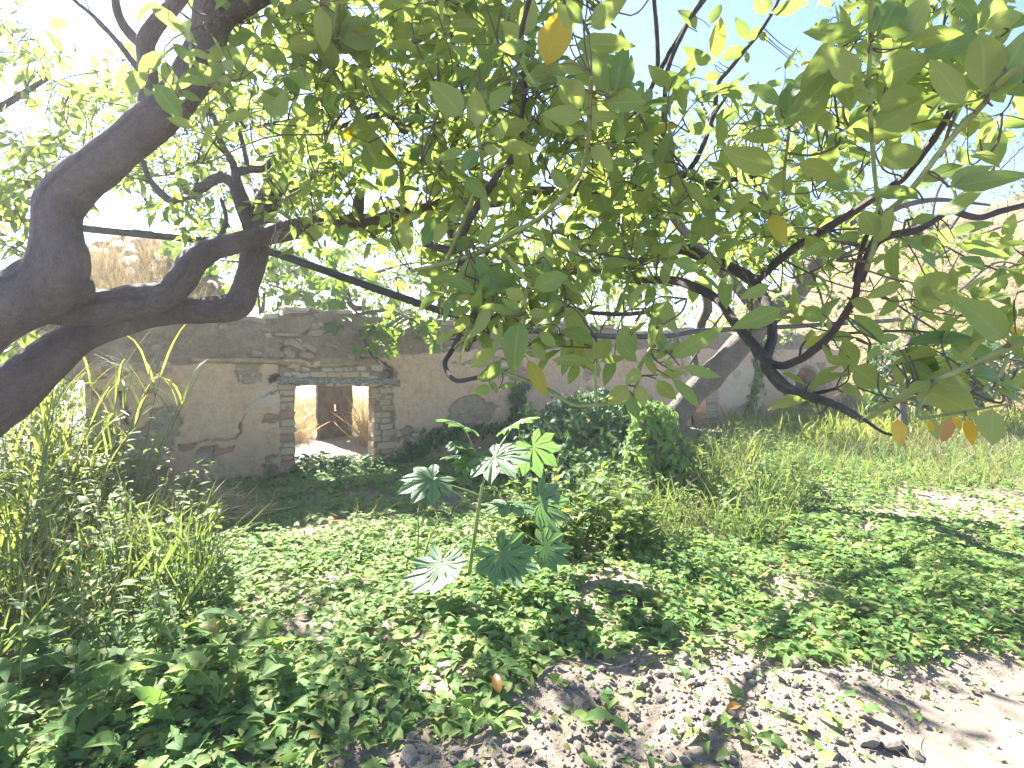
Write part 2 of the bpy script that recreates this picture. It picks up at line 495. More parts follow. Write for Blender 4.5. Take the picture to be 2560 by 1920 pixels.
def soil_nodes(nt, b, cols, sc=1.0, bs=.7):
    p = pos(nt)
    n1 = noise(nt, 1.3 * sc, 5, .6, p); n2 = noise(nt, 14 * sc, 6, .7, p); n3 = noise(nt, 90 * sc, 4, .7, p)
    col = ramp(nt, n2, [(.28, cols[0]), (.5, cols[1]), (.72, cols[2])])
    col = mix(nt, math_n(nt, 'MULTIPLY', math_n(nt, 'SUBTRACT', n1, .45), 2.0, True), col, mix(nt, .5, col, cols[3]))
    col = mix(nt, .35, col, ramp(nt, n3, [(.3, cols[0]), (.7, cols[2])]))
    nt.links.new(col, b.inputs['Base Color'])
    b.inputs['Roughness'].default_value = .95
    b.inputs['Specular IOR Level'].default_value = .2
    bump(nt, b, math_n(nt, 'ADD', n2, math_n(nt, 'MULTIPLY', n3, .6)), bs, .03)
m, nt, b = new_mat('soil'); soil_nodes(nt, b, [(.165, .13, .105), (.255, .21, .17), (.335, .28, .23), (.27, .22, .175)]); M['soil'] = m
m, nt, b = new_mat('path_dust'); soil_nodes(nt, b, [(.16, .135, .11), (.205, .172, .142), (.25, .21, .175), (.19, .16, .13)], 1.0, .35); M['path'] = m
M['clod'] = plain('dry_clod', (.22, .185, .155), .95, .3, 22, .6, .01)
M['stone'] = plain('field_stone', (.32, .255, .185), .9, .4, 14, .6, .01)
M['stone_pale'] = plain('limestone', (.46, .375, .28), .9, .3, 14, .6, .01)
M['brick_buff'] = plain('buff_brick', (.43, .31, .19), .9, .3, 18, .5, .008)
M['brick_red'] = plain('red_brick', (.34, .19, .125), .9, .3, 18, .5, .008)
M['brick_white'] = plain('limewashed_brick', (.55, .52, .47), .9, .25, 18, .5, .008)
M['tile'] = plain('old_clay_tile', (.19, .145, .11), .9, .45, 12, .5, .008)
M['dark_inside'] = plain('shade_dark_masonry', (.10, .075, .065), .95, .4, 6, .6, .02)  # masonry colour darkened to stand for the shade behind the openings
M['lintel'] = None
m, nt, b = new_mat('weathered_timber')
p = objco(nt); mp = N(nt, 'ShaderNodeMapping'); mp.inputs['Scale'].default_value = (1.2, 14, 14); nt.links.new(p, mp.inputs[0])
n1 = noise(nt, 3, 6, .65, mp.outputs[0])
nt.links.new(ramp(nt, n1, [(.3, (.10, .08, .065)), (.5, (.25, .22, .18)), (.7, (.36, .33, .28))]), b.inputs['Base Color'])
b.inputs['Roughness'].default_value = .9; bump(nt, b, n1, .9, .02); M['lintel'] = m
m, nt, b = new_mat('old_pole')
p = objco(nt); n1 = noise(nt, 9, 5, .6, p)
nt.links.new(ramp(nt, n1, [(.3, (.22, .16, .08)), (.6, (.36, .27, .13)), (.8, (.42, .33, .18))]), b.inputs['Base Color'])
b.inputs['Roughness'].default_value = .8; bump(nt, b, n1, .5, .01); M['pole'] = m

# wall: plaster / rubble / crack / limewash attributes drive the colour
m, nt, b = new_mat('old_masonry')
def attr(nt, n):
    a = N(nt, 'ShaderNodeAttribute'); a.attribute_name = n
    return a.outputs['Fac']
p = pos(nt)
n1 = noise(nt, 1.6, 6, .62, p); n2 = noise(nt, 11, 6, .7, p); n3 = noise(nt, 70, 4, .7, p)
pl = ramp(nt, n2, [(.25, (.48, .285, .165)), (.5, (.64, .42, .26)), (.75, (.72, .52, .345))])
pl = mix(nt, math_n(nt, 'MULTIPLY', math_n(nt, 'SUBTRACT', n1, .45), 3.0, True), pl, mix(nt, .6, pl, (.52, .41, .30)))
pl = mix(nt, math_n(nt, 'MULTIPLY', math_n(nt, 'SUBTRACT', noise(nt, 3.1, 5, .7, p), .55), 5.0, True), pl, mix(nt, .5, pl, (.42, .33, .23)))
vo = N(nt, 'ShaderNodeTexVoronoi'); vo.inputs['Scale'].default_value = 30; nt.links.new(p, vo.inputs['Vector'])
rb = ramp(nt, n2, [(.25, (.19, .14, .10)), (.5, (.29, .22, .155)), (.75, (.39, .305, .22))])
rb = mix(nt, math_n(nt, 'MULTIPLY', math_n(nt, 'SUBTRACT', .16, vo.outputs['Distance']), 7.0, True), rb, (.36, .34, .30))
bk = ramp(nt, n2, [(.25, (.25, .19, .13)), (.6, (.36, .28, .19)), (.8, (.40, .33, .24))])
col = mix(nt, attr(nt, 'plaster'), rb, pl)
col = mix(nt, attr(nt, 'bare'), col, bk)
col = mix(nt, math_n(nt, 'MULTIPLY', attr(nt, 'lime'), math_n(nt, 'MULTIPLY', n1, 1.2)), col, (.62, .55, .46))
col = mix(nt, math_n(nt, 'MULTIPLY', attr(nt, 'moss'), math_n(nt, 'MULTIPLY', math_n(nt, 'SUBTRACT', n2, .35), 3.0, True)), col, (.05, .075, .035))
col = mix(nt, attr(nt, 'crack'), col, (.07, .055, .045))
col = mix(nt, math_n(nt, 'MULTIPLY', math_n(nt, 'SUBTRACT', n3, .6), 3.0, True), col, mix(nt, .5, col, (.08, .07, .06)))
nt.links.new(col, b.inputs['Base Color'])
b.inputs['Roughness'].default_value = .95; b.inputs['Specular IOR Level'].default_value = .2
bump(nt, b, math_n(nt, 'ADD', n2, math_n(nt, 'MULTIPLY', n3, .5)), .9, .035)
M['wall'] = m

m, nt, b = new_mat('dry_hillside')
p = pos(nt); mp = N(nt, 'ShaderNodeMapping'); mp.inputs['Scale'].default_value = (.09, .09, .2); nt.links.new(p, mp.inputs[0])
n1 = noise(nt, 1.0, 8, .65, mp.outputs[0]); n2 = noise(nt, 14, 6, .7, mp.outputs[0])
c = ramp(nt, n2, [(.32, (.12, .09, .045)), (.5, (.23, .168, .085)), (.7, (.38, .27, .135))])
c = mix(nt, math_n(nt, 'MULTIPLY', math_n(nt, 'SUBTRACT', n1, .56), 5.0, True), c, (.22, .22, .13))
nt.links.new(c, b.inputs['Base Color']); b.inputs['Roughness'].default_value = 1.0; b.inputs['Specular IOR Level'].default_value = .1
bump(nt, b, n2, .8, 1.0); M['hill'] = m
m, nt, b = new_mat('hazy_hill'); 
n1 = noise(nt, .02, 6, .6, pos(nt)); nt.links.new(ramp(nt, n1, [(.3, (.14, .17, .16)), (.7, (.24, .25, .22))]), b.inputs['Base Color']); b.inputs['Roughness'].default_value = 1; M['farhill'] = m

# ------------------------------------------------------------------ ground, path, hills
PATH_C = catmull([(.5, -1.0, 0), (1.0, .5, 0), (1.65, 1.45, 0), (2.6, 1.92, 0), (4.6, 2.8, 0), (5.7, 4.3, 0), (5.9, 5.3, 0), (7.4, 6.3, 0), (12, 7.4, 0), (25, 9, 0)], 10)
def path_dist(x, y):
    q = np.stack([x, y], 1)
    d = np.full(len(x), 1e9)
    for a, b in zip(PATH_C[:-1, :2], PATH_C[1:, :2]):
        ab = b - a
        t = np.clip(((q - a) @ ab) / (ab @ ab), 0, 1)
        d = np.minimum(d, np.linalg.norm(q - (a + t[:, None] * ab), axis=1))
    return d

def gz(x, y):
    x = np.atleast_1d(np.asarray(x, float)); y = np.atleast_1d(np.asarray(y, float))
    p = np.stack([x, y, np.zeros_like(x)], 1)
    far = np.clip((12 - np.hypot(x, y)) / 6, 0, 1)
    d = path_dist(x, y)
    rough = np.clip((d - .55) / .5, .12, 1)
    z = .05 * fbm(p * .55, 3, 3) + .022 * fbm(p * 2.6, 5, 3) * rough
    bank = np.exp(-((d - 1.05) / .3) ** 2) * .035 * (x < 4)
    z = z + bank + .012 * np.abs(fbm(p * 11, 8, 2)) * rough
    return z * far
def gz1(x, y):
    return float(gz(x, y)[0])

def graded(lo, hi, a, b, step, growth=1.25):
    v = list(np.arange(a, b, step)); s = step
    x = b
    while x < hi: v.append(x); s *= growth; x += s
    v.append(hi); x = a; s = step; w = []
    while x > lo: s *= growth; x -= s; w.append(max(x, lo))
    return np.array(sorted(set(w + v)))
def grid_mesh(name, xs, ys, zf):
    X, Y = np.meshgrid(xs, ys)
    z = zf(X.ravel(), Y.ravel())
    V = np.stack([X.ravel(), Y.ravel(), z], 1)
    nx, ny = len(xs), len(ys)
    i = (np.arange(ny - 1)[:, None] * nx + np.arange(nx - 1)[None]).ravel()
    return mesh_np(name, V, [np.stack([i, i + 1, i + nx + 1, i + nx], 1)])
g = new_obj('ground', grid_mesh('ground', graded(-215, 215, -3.2, 4.2, .045), graded(-30, 215, 1.5, 6.5, .045), gz), None, M['soil'])
tag(g, 'dry crumbly brown soil under the weeds', kind='structure')

# path ribbon, 5 mm above the ground sheet
C2 = catmull(PATH_C[::4], 16)
tn = np.gradient(C2[:, :2], axis=0); tn /= np.linalg.norm(tn, axis=1, keepdims=True)
nrm = np.stack([-tn[:, 1], tn[:, 0]], 1)
w = np.linspace(-1, 1, 25)
hw = .66 + .10 * fbm(np.c_[np.arange(len(C2)) * .13, np.zeros((len(C2), 2))], 4, 3)
hw2 = .66 + .10 * fbm(np.c_[np.arange(len(C2)) * .13, np.ones((len(C2), 2)) * 9], 14, 3)
side = np.where(w[None] < 0, hw[:, None], hw2[:, None]) * w[None]
XY = C2[:, None, :2] + nrm[:, None] * side[..., None]
z = gz(XY[..., 0].ravel(), XY[..., 1].ravel()) + .006
nx = len(w); ny = len(C2)
i = (np.arange(ny - 1)[:, None] * nx + np.arange(nx - 1)[None]).ravel()
pm = mesh_np('path', np.c_[XY.reshape(-1, 2), z], [np.stack([i, i + 1, i + nx + 1, i + nx], 1)])
tag(new_obj('path', pm, None, M['path']), 'pale trodden dirt path curving off to the right', kind='structure')

def hill_mesh(name, az0, az1, crest, r0, r1, r2, na=160, nr=60, rough=1.0, seed=0):
    az = np.linspace(az0, az1, na); rr = np.concatenate([np.linspace(r0, r1, nr), np.linspace(r1, r2, 12)[1:]])
    A, Rr = np.meshgrid(az, rr)
    ct = crest(A.ravel()) * r1
    k = np.clip((Rr.ravel() - r0) / (r1 - r0), 0, 1)
    prof = k ** 1.15 * (1 - .12 * k * 0) 
    x, y = np.sin(A.ravel()) * Rr.ravel(), np.cos(A.ravel()) * Rr.ravel()
    z = ct * prof
    z += rough * fbm(np.stack([x, y, z * 0], 1) * .11, seed, 5) * .7 * np.minimum(1, k * 3) * (k < 1)
    z = np.where(Rr.ravel() > r1, ct * (1 - .5 * (Rr.ravel() - r1) / (r2 - r1)), z) - .4 * (k <= 0)
    n = na
    i = (np.arange(len(rr) - 1)[:, None] * n + np.arange(n - 1)[None]).ravel()
    return mesh_np(name, np.stack([x, y, z], 1), [np.stack([i, i + n, i + n + 1, i + 1], 1)])
def crest_right(a):
    t = np.tan(np.clip(a, -1.3, 1.3))
    c = np.interp(t, [-.1, .16, .34, .51, .6, .72, .81, .91, 1.3, 2.2, 4], [.0, .03, .10, .19, .235, .275, .29, .33, .38, .36, .3])
    return c * np.cos(np.clip(a, -1.3, 1.3))
hill_o = tag(new_obj('hill', hill_mesh('hill', R(-4), R(88), crest_right, 17, 37, 70, 200, 70, 1.0, 2), None, M['hill']), 'dry golden grass hillside rising behind the right end of the wall', kind='structure')
def crest_left(a):
    return .04 + .02 * np.sin(a * 7) + .012 * np.sin(a * 17 + 1)
HAZE = True
tag(new_obj('hills', hill_mesh('hills', R(-70), R(20), crest_left, 80, 110, 130, 160, 30, 3.0, 9), None, M['farhill']), 'low bluish hills far beyond the ruin', kind='structure')

# ------------------------------------------------------------------ the ruined wall
WP0 = np.array([-2.667, 6.88]); WD = np.array([.809, .587]); WD /= np.linalg.norm(WD); WN = np.array([WD[1], -WD[0]])   # WN faces the camera
def W3(s, z, off=0.0):
    q = WP0 + WD * s + WN * off
    return Vector((q[0], q[1], z))
def wall_at(px, py):
    t = (px - 512) / FPX
    s = (t * WP0[1] - WP0[0]) / (WD[0] - t * WD[1])
    Y = WP0[1] + s * WD[1]
    return s, EYE + (HORIZON - py) / FPX * Y
def cropA(x, y):                                  # coordinates read off the enlarged doorway
    return wall_at(240 + x / 11.52, 328 + y / 11.52)

WALL_R = Matrix(((WD[0], -WN[0], 0), (WD[1], -WN[1], 0), (0, 0, 1)))       # columns: along, into the wall, up
wall_root = thing('ruined_wall', W3(0, 0), 'long crumbling plastered rubble wall with a square opening under a timber lintel', 'ruin')
wl = np.array(wall_root.location)

def in_poly(s, z, poly):
    inside = np.zeros(len(s), bool)
    n = len(poly)
    for i in range(n):
        x1, y1 = poly[i]; x2, y2 = poly[(i + 1) % n]
        c = ((y1 > z) != (y2 > z)) & (s < (x2 - x1) * (z - y1) / ((y2 - y1) if y2 != y1 else 1e-9) + x1)
        inside ^= c
    return inside
def seg_dist(s, z, pts):
    d = np.full(len(s), 1e9); q = np.stack([s, z], 1)
    for a, b in zip(pts[:-1], pts[1:]):
        a = np.array(a); b = np.array(b); ab = b - a
        t = np.clip(((q - a) @ ab) / max(ab @ ab, 1e-9), 0, 1)
        d = np.minimum(d, np.linalg.norm(q - (a + t[:, None] * ab), axis=1))
    return d

DOOR = [(-.005, -.3), (-.005, cropA(640, 668)[1]), (1.06, cropA(1540, 668)[1]), (1.06, -.3)]
hole_a = [cropA(*q) for q in [(312, 600), (330, 545), (400, 522), (470, 540), (490, 575), (420, 620), (350, 640)]]
hole_b = [cropA(*q) for q in [(1600, 560), (1625, 500), (1700, 472), (1770, 510), (1785, 560), (1740, 590), (1620, 590)]]
sA = wall_at(690, 400)[0]; sB = wall_at(705, 400)[0]; DOOR2 = [(sA, -.3), (sA + .02, 1.0), (sB, 1.03), (sB, -.3)]
a0, a1 = wall_at(795, 380)[0], wall_at(818, 380)[0]
zc = wall_at(806, 384)[1]
ARCH = [(a0, -.05)] + [((a0 + a1) / 2 - (a1 - a0) / 2 * math.cos(k * math.pi / 10), zc + .42 * math.sin(k * math.pi / 10)) for k in range(11)] + [(a1, -.05)]
cr1 = [wall_at(*T('r4', *q)) for q in [(820, 760), (740, 800), (700, 850), (735, 960), (755, 1040), (760, 1110), (785, 1160), (740, 1215), (700, 1260), (715, 1300), (785, 1310), (780, 1380), (775, 1430), (830, 1500)]]
cr2 = [wall_at(*T('r4', *q)) for q in [(1640, 860), (1640, 900), (1520, 940), (1440, 1020), (1430, 1080), (1430, 1140), (1390, 1175), (1250, 1185), (1120, 1210)]]
cr3 = [wall_at(*T('r4', *q)) for q in [(1650, 1130), (1600, 1190), (1510, 1250), (1445, 1290), (1440, 1400)]]
cr4 = [wall_at(*T('r4', *q)) for q in [(790, 1300), (900, 1295), (1060, 1275), (1080, 1310), (1075, 1270), (1240, 1250), (1290, 1215)]]
cr5 = [cropA(*q) for q in [(500, 340), (520, 240), (600, 170), (700, 110), (790, 60), (820, 20)]]
cr6 = [cropA(*q) for q in [(1580, 330), (1640, 380), (1720, 440), (1760, 500)]]
cr7 = [wall_at(*T('r4', *q)) for q in [(560, 1240), (640, 1235), (700, 1250)]]
TOPZ = lambda s: 1.99 + .05 * np.sin(s * 1.7) + .06 * vnoise(np.c_[s * 2.2, s * 0, s * 0], 31) + .03 * vnoise(np.c_[s * 7, s * 0, s * 0], 32) - .5 * np.clip((-1.6 - s) / .45, 0, 1) ** 1.4 * (1 + .3 * vnoise(np.c_[s * 9, s * 0, s * 0], 36)) - 1.5 * np.clip((s - 13.6) / 1.1, 0, 1) ** 1.5 * (1 + .25 * vnoise(np.c_[s * 5, s * 0, s * 0], 39))
PLTOP = lambda s: np.interp(s, [-2.5, -1.32, -.1, .3, .9, 1.5, 2.5, 5, 17], [1.36, 1.375, 1.43, 1.42, 1.43, 1.5, 1.56, 1.62, 1.7]) + .025 * vnoise(np.c_[s * 5, s * 0, s * 0], 33)

ss = np.concatenate([np.arange(-2.05, 1.7, .016), np.arange(1.7, 2.8, .024), np.arange(2.8, 8, .05), np.arange(8, 14.75, .06)])
zs = np.concatenate([np.arange(-.2, 1.7, .0165), np.linspace(1.7, 2.0, 14)])
S, Z = np.meshgrid(ss, zs)
S0, Z0 = S.ravel().copy(), Z.ravel().copy()
top = TOPZ(S0)
Zt = np.where(Z0 > 1.7, 1.7 + (Z0 - 1.7) / .3 * (top - 1.7), Z0)
q3 = np.stack([S0, Zt, S0 * 0], 1)
Sj = S0 + .012 * fbm(q3 * 9, 41, 2); Zj = Zt + .010 * fbm(q3 * 9, 47, 2)
plaster = np.clip((PLTOP(S0) - Zt) / .02 + .5, 0, 1)
bare = np.zeros(len(S0))
for poly in ([cropA(*q) for q in [(440, 640), (640, 640), (660, 1600), (480, 1600), (455, 1100), (250, 1080), (255, 1000), (455, 980)]],
             [cropA(*q) for q in [(1540, 660), (1740, 660), (1780, 1000), (1770, 1600), (1540, 1600)]],
             [cropA(*q) for q in [(430, 440), (1700, 430), (1800, 520), (1800, 640), (430, 640)]],
             [wall_at(*T('r4', *q)) for q in [(1060, 1215), (1160, 1205), (1150, 1240), (1070, 1250)]],
             [wall_at(*T('r4', *q)) for q in [(1260, 1260), (1380, 1210), (1370, 1250), (1280, 1290)]],
             [wall_at(*T('r5', *q)) for q in [(1100, 760), (1160, 740), (1300, 800), (1220, 850), (1120, 830)]],
             [(sB, -.2), (sB, 1.1), (sB + .5, 1.05), (sB + .45, .4), (sB + .55, -.2)],
             [(a0 - .6, .0), (a0 - .6, 1.2), (a1 + .4, 1.35), (a1 + .4, 0), (a1, 0), (a1, zc), ((a0 + a1) / 2, zc + .45), (a0, zc)]):
    bare = np.maximum(bare, in_poly(S0 + .02 * vnoise(q3 * 12, 51), Zt + .02 * vnoise(q3 * 12, 52), poly).astype(float))
flake = (fbm(q3 * np.array([2.2, 2.8, 1]), 61, 4) > .60) & (plaster > .5)
bare = np.maximum(bare, flake.astype(float) * .8)
crack = np.zeros(len(S0))
jit = Sj * 0
for pts, wd in ((cr1, .013), (cr2, .007), (cr3, .006), (cr4, .006), (cr5, .013), (cr6, .011), (cr7, .007)):
    d = seg_dist(S0 + .02 * vnoise(q3 * 14, 71) + .012 * vnoise(q3 * 45, 73), Zt + .02 * vnoise(q3 * 14, 72) + .012 * vnoise(q3 * 45, 74), pts)
    crack = np.maximum(crack, np.clip(1.7 - d / wd, 0, 1) * (1 if wd > .0105 else .62) * np.clip(.75 + .9 * vnoise(q3 * 5, 75), 0, 1))
lime = .8 * np.clip(1 - np.abs(S0 - wall_at(748, 400)[0]) / 1.9, 0, 1) * (Zt < 1.35)
lime = np.maximum(lime, .8 * np.exp(-((S0 - cropA(330, 800)[0]) / .16) ** 2 - ((Zt - cropA(330, 800)[1]) / .13) ** 2))
moss = np.clip(.62 - Zt, 0, 1) * 1.5
depth = .028 * plaster * (1 - bare) + .012 * fbm(q3 * 1.6, 81, 3) - .035 * (1 - plaster) + .030 * fbm(q3 * 7, 83, 4) * (1 - plaster) \
    + .007 * fbm(q3 * 6, 85, 4) + .004 * fbm(q3 * 21, 88, 2) - .012 * bare + .014 * fbm(q3 * 13, 87, 3) * bare - .06 * crack
Vw = np.stack([WP0[0] + WD[0] * Sj + WN[0] * depth, WP0[1] + WD[1] * Sj + WN[1] * depth, Zj], 1)
nx, ny = len(ss), len(zs)
cs = ((S0.reshape(ny, nx)[:-1, :-1] + S0.reshape(ny, nx)[1:, 1:]) / 2).ravel(); cz = ((Zt.reshape(ny, nx)[:-1, :-1] + Zt.reshape(ny, nx)[1:, 1:]) / 2).ravel()
keep = np.ones(len(cs), bool)
for poly in (DOOR, DOOR2, ARCH, hole_a, hole_b):
    keep &= ~in_poly(cs, cz, poly)
i = (np.arange(ny - 1)[:, None] * nx + np.arange(nx - 1)[None]).ravel()
Q = np.stack([i, i + 1, i + nx + 1, i + nx], 1)[keep]
# boundary edges give the reveals, half a metre deep; a back face closes the wall
E = np.concatenate([Q[:, [0, 1]], Q[:, [1, 2]], Q[:, [2, 3]], Q[:, [3, 0]]])
key = np.sort(E, 1); kk = key[:, 0].astype(np.int64) * (len(Vw) + 1) + key[:, 1]
_, inv, cnt = np.unique(kk, return_inverse=True, return_counts=True)
B = E[cnt[inv] == 1]
THK = .27
Vb = Vw - np.array([WN[0], WN[1], 0]) * THK
nb = len(Vw)
Vm = Vw - np.array([WN[0], WN[1], 0]) * (THK * .5) + .0
mid_id = nb
Vall = np.vstack([Vw, Vb])
Fs = np.vstack([Q, Q[:, ::-1] + nb, np.stack([B[:, 1], B[:, 0], B[:, 0] + nb, B[:, 1] + nb], 1)])
AT = {k: np.tile(v, 2) for k, v in (('plaster', plaster), ('bare', bare), ('crack', crack), ('lime', lime), ('moss', moss))}
AT['crack'][nb:] = 0
wm = mesh_np('masonry', Vall - wl, [Fs], None, np.arange(len(Fs)) < 2 * len(Q), AT)
new_obj('masonry', wm, wall_root, M['wall'])

# bricks and stones are single pieces: a few chamfered, knocked-about block meshes shared by all
def block_mesh(name, seed, mat, jit=.09, bev=.11):
    r = random.Random(seed)
    bm = bmesh.new()
    bmesh.ops.create_cube(bm, size=1.0)
    bmesh.ops.bevel(bm, geom=bm.edges[:], offset=bev, segments=1, affect='EDGES')
    for v in bm.verts:
        v.co += Vector((r.uniform(-jit, jit), r.uniform(-jit, jit), r.uniform(-jit, jit)))
    me = bpy.data.meshes.new(name); bm.to_mesh(me); bm.free()
    me.materials.append(mat)
    return me
def rock_mesh(name, seed, mat, sub=2, amp=.3):
    bm = bmesh.new(); bmesh.ops.create_icosphere(bm, subdivisions=sub, radius=.5)
    V = np.array([v.co for v in bm.verts])
    d = 1 + amp * fbm(V * 2.4, seed, 3)
    for v, k in zip(bm.verts, d): v.co *= k
    for f in bm.faces: f.smooth = False
    me = bpy.data.meshes.new(name); bm.to_mesh(me); bm.free(); me.materials.append(mat)
    return me
BK = {c: [block_mesh('brick', s, M[c]) for s in range(4)] for c in ('brick_buff', 'brick_red', 'brick_white')}
ST = {c: [block_mesh('stone', 30 + s, M[c], .13, .16) for s in range(5)] for c in ('stone', 'stone_pale')}
RK = [rock_mesh('stone', s, M['stone'] if s % 3 else M['stone_pale'], 1, .25) for s in range(6)]
CL = [rock_mesh('clod', 50 + s, M['clod'], 2, .34) for s in range(6)]

def wall_piece(name, me, s, z, w_, h, d, out=.012, rot=0.0):
    """A block set into the wall: w along, h up, d deep, its face standing out a little."""
    o = new_obj(name, me, wall_root)
    Rm = WALL_R @ Matrix.Rotation(rot, 3, 'Y') @ Matrix.Diagonal((w_, d, h))
    o.matrix_basis = Matrix.Translation(W3(s, z, out - d / 2) - wall_root.location) @ Rm.to_4x4()
    return o
rr = random.Random(3)
def rect_piece(name, meshes, x0, y0, x1, y1, conv=cropA, out=.005, rot=0.0, d=.12):
    (s0, z0), (s1, z1) = conv(x0, y0), conv(x1, y1)
    return wall_piece(name, rr.choice(meshes), (s0 + s1) / 2, (z0 + z1) / 2, abs(s1 - s0), abs(z1 - z0) * rr.uniform(.86, 1.0), d, out + rr.uniform(-.012, .012), rot + rr.uniform(-.035, .035))

# left jamb of the opening
y = 655
k = 0
rows = [(655, 715, 'brick_buff'), (725, 780, 'brick_buff'), (795, 850, 'brick_buff'), (862, 945, 'brick_buff'), (970, 1040, 'brick_red'), (1055, 1135, 'brick_buff'), (1150, 1215, 'brick_buff'), (1235, 1305, 'brick_red'), (1315, 1375, 'brick_buff'), (1390, 1455, 'brick_buff'), (1470, 1530, 'brick_red'), (1545, 1610, 'brick_red')]
for k, (y0, y1, c) in enumerate(rows):
    x0 = 262 if k == 4 else 440 + (k % 2) * 26 + rr.uniform(-45, 18)
    if k in (1, 8):
        rect_piece('brick', BK['brick_buff'], x0, y0, 470 + 20, y1); rect_piece('brick', BK['brick_buff'], 496, y0 + 5, 630, y1)
    elif k == 4:
        rect_piece('brick', BK[c], x0, y0 + 8, 440, y1 + 8); rect_piece('brick', BK[c], 446, y0, 633, y1)
    else:
        rect_piece('brick', BK[c], x0, y0, 633 + rr.uniform(-6, 4), y1)
for k in range(13):                                # right jamb
    y0 = 690 + k * 70 + rr.uniform(-5, 5); c = 'brick_red' if k in (2, 3, 9) else 'brick_buff'
    m_ = 1600 + rr.uniform(-10, 30)
    rect_piece('brick', BK[c], 1548, y0, m_, y0 + 58); rect_piece('brick', BK['brick_buff' if k % 4 else c], m_ + 8, y0 + 3, 1725 + (k % 2) * 35 + rr.uniform(-25, 45), y0 + 60)
for x0, x1, c in [(810, 995, 'brick_buff'), (1003, 1182, 'brick_buff'), (1192, 1372, 'brick_buff')]:
    rect_piece('brick', BK[c], x0, 506, x1, 572, out=.02)
for q in [(500, 505, 590, 565), (580, 500, 690, 545), (640, 525, 800, 572), (1385, 500, 1490, 575), (1455, 535, 1595, 588), (620, 440, 690, 500), (700, 450, 800, 505), (950, 455, 1060, 505), (1065, 455, 1180, 502), (1190, 450, 1290, 502), (1345, 440, 1440, 500), (1500, 430, 1640, 500), (1780, 440, 1870, 495), (2010, 385, 2110, 425), (1660, 300, 1920, 350)]:
    rect_piece('stone', ST['stone_pale'], *q, out=.018, rot=rr.uniform(-.08, .08))
for x0, y0, x1, y1, rt in [(390, 50, 680, 105, -.06), (790, 20, 970, 105, 0), (560, 160, 760, 240, .6), (500, 250, 640, 345, .7), (680, 280, 850, 350, .25), (960, 170, 1140, 230, .2), (700, 190, 900, 260, .5), (1400, 220, 1560, 290, -.1), (1380, 290, 1560, 340, -.1), (1230, 300, 1320, 370, 0), (130, 260, 250, 335, 0), (240, 0, 380, 40, 0)]:
    rect_piece('stone', ST['stone'], x0, y0, x1, y1, out=.02, rot=rt)
# rubble in the bare upper band
for k in range(150):
    s = rr.uniform(-1.8, 9); zt = float(TOPZ(np.array([s]))[0]); zb = float(PLTOP(np.array([s]))[0])
    z = rr.uniform(zb + .04, zt - .04); w_ = rr.choice((.05, .06, .08, .1, .15))
    wall_piece('stone', rr.choice(RK), s, z, w_ * rr.uniform(1, 1.7), w_, .1, -.03 + rr.uniform(0, .02), rr.uniform(-.4, .4))
# stones showing where the plaster has come away
fi = np.flatnonzero(flake & (S0 < 7) & (Zt > .25) & (np.abs(S0 - .5) > .85))
for i_ in np.random.default_rng(5).choice(fi, 90):
    w_ = rr.choice((.07, .09, .12, .16, .2))
    wall_piece('stone', rr.choice(ST['stone' if rr.random() < .6 else 'stone_pale'] + RK), S0[i_] + rr.uniform(-.05, .05), Zt[i_] + rr.uniform(-.04, .04), w_, w_ * rr.uniform(.35, .7), .1, rr.uniform(-.006, .014), rr.uniform(-.15, .15))
# flat stones and broken tiles along the top
for k in range(70):
    s = rr.uniform(-1.6, 13); zt = float(TOPZ(np.array([s]))[0]); w_ = rr.uniform(.14, .34)
    wall_piece('stone', rr.choice(ST['stone_pale' if k % 3 else 'stone']), s, zt + rr.uniform(-.015, .03), w_, rr.uniform(.035, .08), .22, rr.uniform(-.08, .02), rr.uniform(-.12, .12))
# stray bricks showing through the plaster
for t_, x0, y0, x1, y1, c in [('r4', 1070, 1210, 1160, 1240, 'brick_red'), ('r4', 1260, 1225, 1375, 1275, 'brick_red'), ('r4', 1325, 1040, 1400, 1062, 'brick_buff'), ('r5', 360, 990, 430, 1015, 'brick_red'), ('r5', 1170, 770, 1250, 800, 'brick_red'), ('r5', 1120, 790, 1165, 815, 'brick_buff'), ('r5', 650, 668, 700, 695, 'brick_red'), ('r5', 555, 715, 610, 738, 'brick_buff'), ('r5', 500, 700, 545, 720, 'brick_buff')]:
    rect_piece('brick', BK[c], x0, y0, x1, y1, conv=lambda x, y, t_=t_: wall_at(*T(t_, x, y)), out=.012)
# jamb of the second doorway
for k in range(17):
    z0 = .02 + k * .066
    w_ = .44 if k % 2 else .36
    wall_piece('brick', rr.choice(BK['brick_red' if k % 5 == 2 else 'brick_buff']), sB + .01 + w_ / 2, z0, w_, .052, .14, .02)
# whitewashed bricks beside the arch, and its voussoirs
for k in range(9):
    wall_piece('brick', rr.choice(BK['brick_white']), a0 - .18 - (k % 2) * .05, zc - .5 + k * .085, .34, .065, .14, .02)
for k in range(11):
    a = math.pi * (k + .5) / 11
    wall_piece('stone', rr.choice(ST['stone_pale']), (a0 + a1) / 2 - ((a1 - a0) / 2 + .12) * math.cos(a), zc + .54 * math.sin(a), .2, .15, .16, .03, math.pi / 2 + a)
# added dark backing slabs standing in for shade inside the doorway and the arch
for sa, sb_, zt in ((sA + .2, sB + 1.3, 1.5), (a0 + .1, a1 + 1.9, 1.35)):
    o = new_obj('inner_wall_or_backing', block_mesh('inner_wall_or_backing', 77, M['dark_inside'], .01, .02), wall_root)
    o.matrix_basis = Matrix.Translation(W3((sa + sb_) / 2, zt / 2 - .05, -.55) - wall_root.location) @ (WALL_R @ Matrix.Diagonal((sb_ - sa, .2, zt))).to_4x4()
